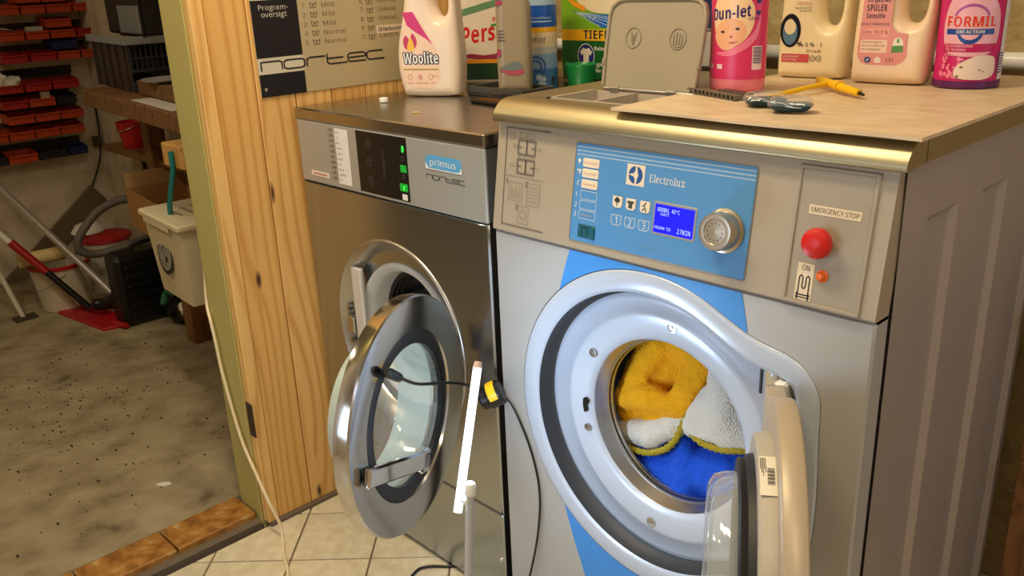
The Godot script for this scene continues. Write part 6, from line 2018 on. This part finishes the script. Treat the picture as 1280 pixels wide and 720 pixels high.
	gr.box(Vector3(cw / 2 - 0.01, 0.02, 0), Vector3(0.012, 0.04, cd - 0.01), 0.002)
	gr.box(Vector3(cw / 2 - 0.01, 0.075, 0), Vector3(0.012, 0.012, cd - 0.01), 0.002)
	gr.box(Vector3(cw / 2 - 0.01, 0.12, 0), Vector3(0.012, 0.008, cd - 0.01), 0.002)
	for i in 12: gr.box(Vector3(cw / 2 - 0.01, 0.115, -cd / 2 + 0.012 + i * (cd - 0.024) / 11), Vector3(0.01, 0.1, 0.006), 0.001)
	part(t, "end_grille", gr, mat(C(40, 46, 62), 0.5))
	var rm := B.new()
	for q in [[0, cd / 2, cw + 0.01, 0.02], [0, -cd / 2, cw + 0.01, 0.02], [cw / 2, 0, 0.02, cd + 0.02]]: rm.box(Vector3(q[0], 0.182, q[1]), Vector3(q[2], 0.028, q[3]), 0.003)
	var rimm := mat(C(150, 156, 164), 0.5)
	part(t, "rim", rm, rimm)
	t = thing("equipment_box", "dark box with a pale grey front panel standing on the folding crate", "box", Vector3(-2.36, 1.147, -0.38), -0.1)
	part(t, "box_body", B.new().box(Vector3(0, 0.14, 0), Vector3(0.46, 0.28, 0.14), 0.008), mat(C(34, 32, 34), 0.5))
	part(t, "front_panel", B.new().box(Vector3(0.09, 0.055, 0.074), Vector3(0.25, 0.1, 0.012), 0.003), mat(C(138, 142, 148), 0.5))
	part(t, "panel_frame", B.new().box(Vector3(0.08, 0.06, 0.071), Vector3(0.30, 0.13, 0.008), 0.002), M.black)
	part(t, "pinstripe", B.new().box(Vector3(0.03, 0.2, 0.0705), Vector3(0.004, 0.15, 0.003)), rimm)
	t = thing("plank_block", "short pale wooden block lying on the workbench before the crate", "block", Vector3(-1.88, 0.951, -0.24), -0.1)
	part(t, "block_body", B.new().box(Vector3(0, 0.026, 0), Vector3(0.42, 0.05, 0.1), 0.003), M.bench)
	t = thing("plate", "round pale grey plate on the wooden block", "plate", Vector3(-1.9, 1.002, -0.24))
	part(t, "plate_body", B.new().lathe([Vector2(0, 0), Vector2(0.05, 0), Vector2(0.085, 0.012), Vector2(0.086, 0.015), Vector2(0.05, 0.004), Vector2(0, 0.004)], 28), mat(C(176, 176, 180), 0.3))
	t = thing("paper_sheet", "white paper sheet lying on the workbench edge", "paper", Vector3(-1.75, 0.951, -0.14), -0.1)
	part(t, "sheet", B.new().box(Vector3(0, 0.0005, 0), Vector3(0.42, 0.001, 0.07)), M.white_matt)
	# hanging white laundry box
	t = thing("laundry_tin", "white lidded laundry bin with a black round porthole print, hanging from a teal strap", "bin", Vector3(-1.425, 0.405, -0.03), -0.06)
	var tb := B.new()
	var lo := [Vector3(-0.118, 0, 0.07), Vector3(0.125, 0, 0.07), Vector3(0.125, 0, -0.07), Vector3(-0.118, 0, -0.07)]
	var hi := [Vector3(-0.148, 0.238, 0.083), Vector3(0.146, 0.238, 0.083), Vector3(0.146, 0.238, -0.083), Vector3(-0.148, 0.238, -0.083)]
	tb.flat()
	for k in 4: tb.quad(lo[k], lo[(k + 1) % 4], hi[(k + 1) % 4], hi[k])
	tb.quad(lo[3], lo[2], lo[1], lo[0])
	var wm := mat(C(226, 214, 182), 0.45)
	part(t, "bin_body", tb, wm)
	var ld := B.new()
	ld.box(Vector3(0, 0.25, 0.0), Vector3(0.325, 0.022, 0.19), 0.006)
	ld.box(Vector3(-0.02, 0.238, 0.092), Vector3(0.2, 0.022, 0.006), 0.002)
	part(t, "lid", ld, wm)
	var fr := T(-0.022, 0.135, 0.0787, Basis(Vector3.RIGHT, -0.054))
	var ph := B.new(fr)
	ph.extrude(disc(0, 0, 0.062, 32), 0.0, 0.001)
	part(t, "porthole_print", ph, M.black)
	var pi := B.new(fr)
	pi.extrude(disc(0, 0.003, 0.052, 28), 0.0008, 0.0016)
	part(t, "porthole_print", pi, mat(C(150, 148, 140), 0.5))
	var p2 := B.new(fr)
	p2.extrude(chaikin(pv([-0.012, 0.004, 0.002, -0.006, 0.02, 0.0, 0.024, -0.014, 0.012, -0.024, -0.002, -0.02, 0.006, -0.012]), 1), 0.0014, 0.002)
	p2.ribbon([Vector2(-0.024, 0.004), Vector2(-0.014, 0.022), Vector2(0.004, 0.03)], 0.004, T(0, 0, 0.002))
	p2.ribbon([Vector2(-0.02, -0.018), Vector2(-0.008, -0.03), Vector2(0.01, -0.034)], 0.004, T(0, 0, 0.002))
	part(t, "porthole_print", p2, mat(C(40, 38, 36), 0.5))
	var oln := B.new(fr)
	var oc := []
	for i in 36: oc.append(Vector2(0.08 * cos(TAU * i / 36), 0.08 * sin(TAU * i / 36)))
	oln.ribbon(oc, 0.0018, T(0, 0, 0.0012), true)
	for y in [-0.092, -0.101]: oln.ribbon([Vector2(-0.06, y), Vector2(0.06, y)], 0.0025, T(0, 0, 0.0016))
	part(t, "printed_line", oln, mat(C(186, 174, 144), 0.5))
	var tl := B.new()
	for i in 3: tl.box(Vector3(0.0, 0.2615, -0.04 + i * 0.035), Vector3(0.15 - i * 0.03, 0.001, 0.008))
	part(t, "lid_print", tl, mat(C(150, 150, 130), 0.6))
	t = thing("strap", "teal strap holding the white laundry bin to the bench beam", "strap")
	part(t, "strap_band", B.new().tube([Vector3(-1.325, 0.87, 0.029), Vector3(-1.325, 0.82, 0.03), Vector3(-1.405, 0.70, 0.026), Vector3(-1.43, 0.665, 0.018)], [0.008, 0.0085, 0.0085, 0.0085], 4), mat(C(24, 136, 142), 0.5))
	# black ribbed case with the cardboard box on it
	t = thing("tool_case", "black ribbed tool case standing on the concrete below the cardboard box", "case", Vector3(-2.40, 0.012, -0.25))
	var cs := B.new()
	cs.box(Vector3(0, 0.15, 0), Vector3(0.13, 0.30, 0.32), 0.02)
	for i in 6: cs.box(Vector3(0.065, 0.05 + i * 0.04, 0), Vector3(0.012, 0.016, 0.25), 0.004)
	part(t, "case_body", cs, M.black)
	var ch := B.new().tube(curve([Vector3(0.0, 0.298, 0.07), Vector3(0.0, 0.322, 0.06), Vector3(0.0, 0.325, 0.0), Vector3(0.0, 0.322, -0.06), Vector3(0.0, 0.298, -0.07)], 0.02), 0.009, 8)
	part(t, "handle", ch, M.rubber)
	t = thing("black_bag", "slumped black bag on the concrete beside the ribbed case", "bag", Vector3(-2.13, 0.012, -0.33))
	part(t, "bag_body", lump([[Vector3(-0.12, 0.07, 0.03), Vector3(0.16, 0.06, -0.02), 0.075, 0.06], [Vector3(-0.05, 0.12, -0.02), Vector3(0.1, 0.1, -0.04), 0.06, 0.05]], 0.014, 0.04, nz, 0.03), M.black)
	t = thing("green_cloth", "small dark green cloth lying on the black bag", "cloth", Vector3(-2.22, 0.17, -0.26))
	part(t, "cloth_body", lump([[Vector3(-0.03, 0.02, 0), Vector3(0.05, 0.0, 0.03), 0.022, 0.018], [Vector3(0.0, 0.02, 0.01), Vector3(0.02, -0.04, 0.06), 0.018, 0.014]], 0.008, 0.01, nz, 0.012), mat(C(34, 96, 70), 0.8))
	t = thing("crumpled_paper", "crumpled white paper scrap on the black bag", "paper", Vector3(-2.1, 0.13, -0.24))
	part(t, "paper_body", lump([[Vector3(0, 0, 0), Vector3(0.03, -0.015, 0.02), 0.02, 0.012]], 0.007, 0.008, nz, 0.016), M.white_matt)
	t = thing("cardboard_box", "open brown cardboard box on the shelf crate behind the white bin", "box", Vector3(-2.13, 0.415, -0.30), -0.1)
	var bx := mat(C(176, 130, 78), 0.8)
	var cbx := B.new()
	cbx.box(Vector3(0, 0.003, 0), Vector3(0.50, 0.006, 0.24))
	for s in [-1, 1]:
		cbx.box(Vector3(0, 0.075, s * 0.118), Vector3(0.50, 0.15, 0.005))
		cbx.box(Vector3(s * 0.248, 0.075, 0), Vector3(0.005, 0.15, 0.24))
	part(t, "box_body", cbx, bx)
	var fl := B.new(T(-0.248, 0.15, 0, Basis(Vector3.BACK, 0.12)))
	fl.box(Vector3(0, 0.03, 0), Vector3(0.004, 0.06, 0.23))
	part(t, "flap", fl, mat(C(186, 150, 100), 0.8))
	fl = B.new()
	fl.xf = T(0.0, 0.15, -0.118, Basis(Vector3.RIGHT, -0.1))
	fl.box(Vector3(0, 0.05, 0), Vector3(0.5, 0.1, 0.004))
	part(t, "flap", fl, mat(C(186, 150, 100), 0.8))
	t = thing("box_stand", "dark crate under the cardboard box", "crate", Vector3(-2.10, 0.2, -0.42))
	part(t, "crate_body", B.new().box(Vector3(-0.02, 0.1, 0), Vector3(0.44, 0.2, 0.14), 0.004), mat(C(52, 40, 30), 0.7))
	part(t, "crate_foot", B.new().box(Vector3(-0.02, -0.095, -0.058), Vector3(0.44, 0.186, 0.022), 0.004), mat(C(60, 46, 34), 0.7))
	t = thing("floor_post", "short brown wooden post standing on the concrete behind the hanging bin", "post", Vector3(-2.0, 0.012, -0.24))
	part(t, "post_body", B.new().box(Vector3(0, 0.09, 0), Vector3(0.07, 0.18, 0.07), 0.004), M.bench)
	# buckets, hose and handles in the far corner
	t = thing("bucket", "white plastic bucket with a red rim and printed side, below the paint roller", "bucket", Vector3(-2.84, 0.012, -0.03))
	part(t, "bucket_body", B.new().lathe([Vector2(0, 0), Vector2(0.096, 0.0), Vector2(0.10, 0.004), Vector2(0.122, 0.2), Vector2(0.118, 0.2), Vector2(0.096, 0.008), Vector2(0.0, 0.008)], 36), mat(C(206, 196, 178), 0.45))
	part(t, "rim", B.new().lathe([Vector2(0.121, 0.19), Vector2(0.127, 0.192), Vector2(0.128, 0.203), Vector2(0.12, 0.207), Vector2(0.11, 0.204)], 36), mat(C(178, 26, 24), 0.4), "red rim")
	var rt := B.new()
	var bf := func(p: Vector2) -> Vector3:
		var rr := 0.1015 + 0.11 * p.y
		return Vector3(rr * sin(p.x / rr), p.y, rr * cos(p.x / rr))
	rt.text("FARVE", 0.022, T(-0.005, 0.05, 0, Basis(Vector3.BACK, PI / 2)), {"w": 0.1, "map": bf, "bold": true})
	part(t, "lettering", rt, mat(C(120, 36, 34), 0.5))
	part(t, "handle", B.new().tube(curve([Vector3(-0.08, 0.17, 0.094), Vector3(0.0, 0.11, 0.13), Vector3(0.08, 0.12, 0.10), Vector3(0.12, 0.17, 0.02)], 0.02), 0.0022, 6), M.satin)
	t = thing("paint_roller", "cream paint roller lying across the white bucket", "roller", Vector3(-2.84, 0.248, 0.02))
	part(t, "roller_sleeve", B.new().tube([Vector3(-0.01, 0, 0.10), Vector3(0.0, 0, -0.08)], 0.03, 20), mat(C(222, 198, 140), 0.9))
	part(t, "roller_core", B.new().tube([Vector3(0.0, 0, -0.078), Vector3(0.0, 0, -0.086)], 0.012, 12), M.white_matt)
	t = thing("lidded_tub", "white tub with a red lid behind the bucket, under the grey hose", "tub", Vector3(-2.93, 0.012, -0.27))
	part(t, "tub_body", B.new().lathe([Vector2(0, 0), Vector2(0.09, 0), Vector2(0.105, 0.24), Vector2(0.0, 0.24)], 28), mat(C(196, 188, 176), 0.5))
	part(t, "lid", B.new().lathe([Vector2(0.106, 0.23), Vector2(0.112, 0.235), Vector2(0.11, 0.25), Vector2(0.05, 0.262), Vector2(0, 0.264)], 28), mat(C(176, 26, 30), 0.5), "red lid")
	t = thing("white_bowl", "white plastic bowl lying upside down on the red lid", "bowl", Vector3(-2.99, 0.275, -0.22))
	part(t, "bowl_body", B.new().lathe([Vector2(0.07, 0.0), Vector2(0.072, 0.005), Vector2(0.05, 0.035), Vector2(0.03, 0.042), Vector2(0, 0.043)], 24), M.white_matt)
	t = thing("vacuum_hose", "grey corrugated vacuum hose curving over the tub to the cardboard box", "hose")
	var hp := curve([Vector3(-2.52, 0.43, -0.36), Vector3(-2.66, 0.462, -0.30), Vector3(-2.7, 0.431, -0.196), Vector3(-2.7, 0.355, -0.108), Vector3(-2.7, 0.30, -0.078), Vector3(-2.7, 0.262, -0.10), Vector3(-2.70, 0.245, -0.16), Vector3(-2.66, 0.262, -0.26), Vector3(-2.63, 0.29, -0.38), Vector3(-2.66, 0.29, -0.46)], 0.008)
	var hr := []
	for i in hp.size(): hr.append(0.019 if i % 2 == 0 else 0.0165)
	part(t, "hose_tube", B.new().tube(hp, hr, 12), mat(C(104, 98, 92), 0.6))
	t = thing("vacuum_wand", "long steel vacuum wand leaning on the far workshop wall", "wand")
	part(t, "tube", B.new().tube([Vector3(-2.46, 0.12, -0.112), Vector3(-3.38, 0.829, 0.23)], 0.014, 14), mat(C(176, 170, 164), 0.3, 0.4))
	part(t, "floor_nozzle", lump([[Vector3(-2.46, 0.12, -0.112), Vector3(-2.50, 0.09, -0.105), 0.026, 0.03], [Vector3(-2.55, 0.075, -0.06), Vector3(-2.52, 0.075, -0.13), 0.026, 0.026]], 0.01, 0.03, nz, 0.0), M.black)
	t = thing("broom_handle", "red and black handle with a white tip leaning over the white bucket", "handle")
	part(t, "red_sleeve", B.new().tube([Vector3(-2.747, 0.362, 0.158), Vector3(-2.69, 0.222, 0.064)], 0.0165, 12), mat(C(160, 24, 26), 0.4), "red sleeve")
	part(t, "black_shaft", B.new().tube([Vector3(-2.69, 0.222, 0.064), Vector3(-2.62, 0.047, -0.049)], 0.014, 12), M.black)
	part(t, "white_tip", B.new().tube([Vector3(-2.95, 0.86, 0.495), Vector3(-2.747, 0.362, 0.158)], 0.0125, 12), M.white_matt)
	t = thing("dustpan", "red dustpan lying on the concrete in front of the bucket", "dustpan", Vector3(-2.57, 0.012, -0.035), 0.23)
	var dp := B.new()
	dp.extrude(pv([-0.2, -0.03, 0.17, -0.06, 0.2, 0.0, 0.17, 0.06, -0.2, 0.05]), 0.0, 0.012, 0.004, T(0, 0, 0, Basis(Vector3.RIGHT, -PI / 2)))
	dp.box(Vector3(0.0, 0.018, -0.052), Vector3(0.36, 0.026, 0.008), 0.003)
	part(t, "pan", dp, mat(C(172, 18, 30), 0.45))
	part(t, "grip", B.new().tube([Vector3(0.15, 0.012, 0.0), Vector3(0.24, 0.016, 0.0)], 0.012, 10), mat(C(172, 18, 30), 0.45))
	t = thing("white_stick", "white wooden stick leaning on the far workshop wall, its foot on the concrete", "stick")
	part(t, "stick_body", B.new().tube([Vector3(-2.815, 0.014, 0.159), Vector3(-3.39, 0.62, 0.215)], 0.0105, 10), mat(C(206, 198, 180), 0.6))
	part(t, "foot_plate", B.new().box(Vector3(-2.81, 0.017, 0.155), Vector3(0.06, 0.01, 0.09), 0.002), mat(C(60, 52, 42), 0.7))
	t = thing("leaning_board", "grey brown board leaning slantwise against the far wall behind the buckets", "board", Vector3(-3.372, 0.16, -0.165))
	part(t, "board_body", B.new(T(0, 0, 0, Basis(Vector3.RIGHT, 0.675) * Basis(Vector3.BACK, -0.06))).box(Vector3(0, 0, 0), Vector3(0.02, 0.105, 0.66), 0.003), mat(C(112, 96, 76), 0.8))
	t = thing("wall_cable", "thin dark cable running down the far workshop wall from a socket", "cable")
	part(t, "cable_run", B.new().tube(curve([Vector3(-3.392, 0.80, -0.494), Vector3(-3.392, 0.71, -0.492), Vector3(-3.392, 0.611, -0.485), Vector3(-3.392, 0.515, -0.466), Vector3(-3.392, 0.412, -0.415), Vector3(-3.392, 0.32, -0.36)], 0.03), 0.004, 6), M.rubber)
	part(t, "socket", B.new().box(Vector3(-3.388, 0.61, -0.47), Vector3(0.024, 0.05, 0.04), 0.004), mat(C(84, 70, 56), 0.6))
	# paint chips and grit lying on the concrete
	var rng := RandomNumberGenerator.new()
	rng.seed = 77
	t = thing("paint_flake", "white paint flake lying on the bare concrete in front of the threshold", "flake", Vector3(-1.076, 0.0122, 0.31), 0.5)
	part(t, "flake_body", B.new().extrude(pv([-0.02, -0.008, 0.0, -0.014, 0.012, -0.006, 0.024, 0.004, 0.008, 0.012, -0.006, 0.006]), 0, 0.002, 0.0006, T(0, 0, 0, Basis(Vector3.RIGHT, -PI / 2))), M.white_matt)
	var gr2 := B.new()
	for i in 260:
		var a := rng.randf_range(0, 1)
		var p := Vector3(lerpf(-2.5, -1.0, a), 0.0125, lerpf(-0.1, 0.7, rng.randf()) + 0.25 * (a - 0.5))
		if rng.randf() < 0.5: p = Vector3(-1.75 + rng.randfn(0, 0.22), 0.0125, 0.32 + rng.randfn(0, 0.14))
		var s := rng.randf_range(0.002, 0.008)
		gr2.box(p, Vector3(s * rng.randf_range(0.6, 2.2), 0.002, s * 0.7))
	var gp := part(self, "floor_grit", gr2, mat(C(50, 42, 30), 0.9))
	tag(gp, "scattered dark grit and chips on the bare concrete workshop floor", "grit")
	gp.set_meta("kind", "stuff")
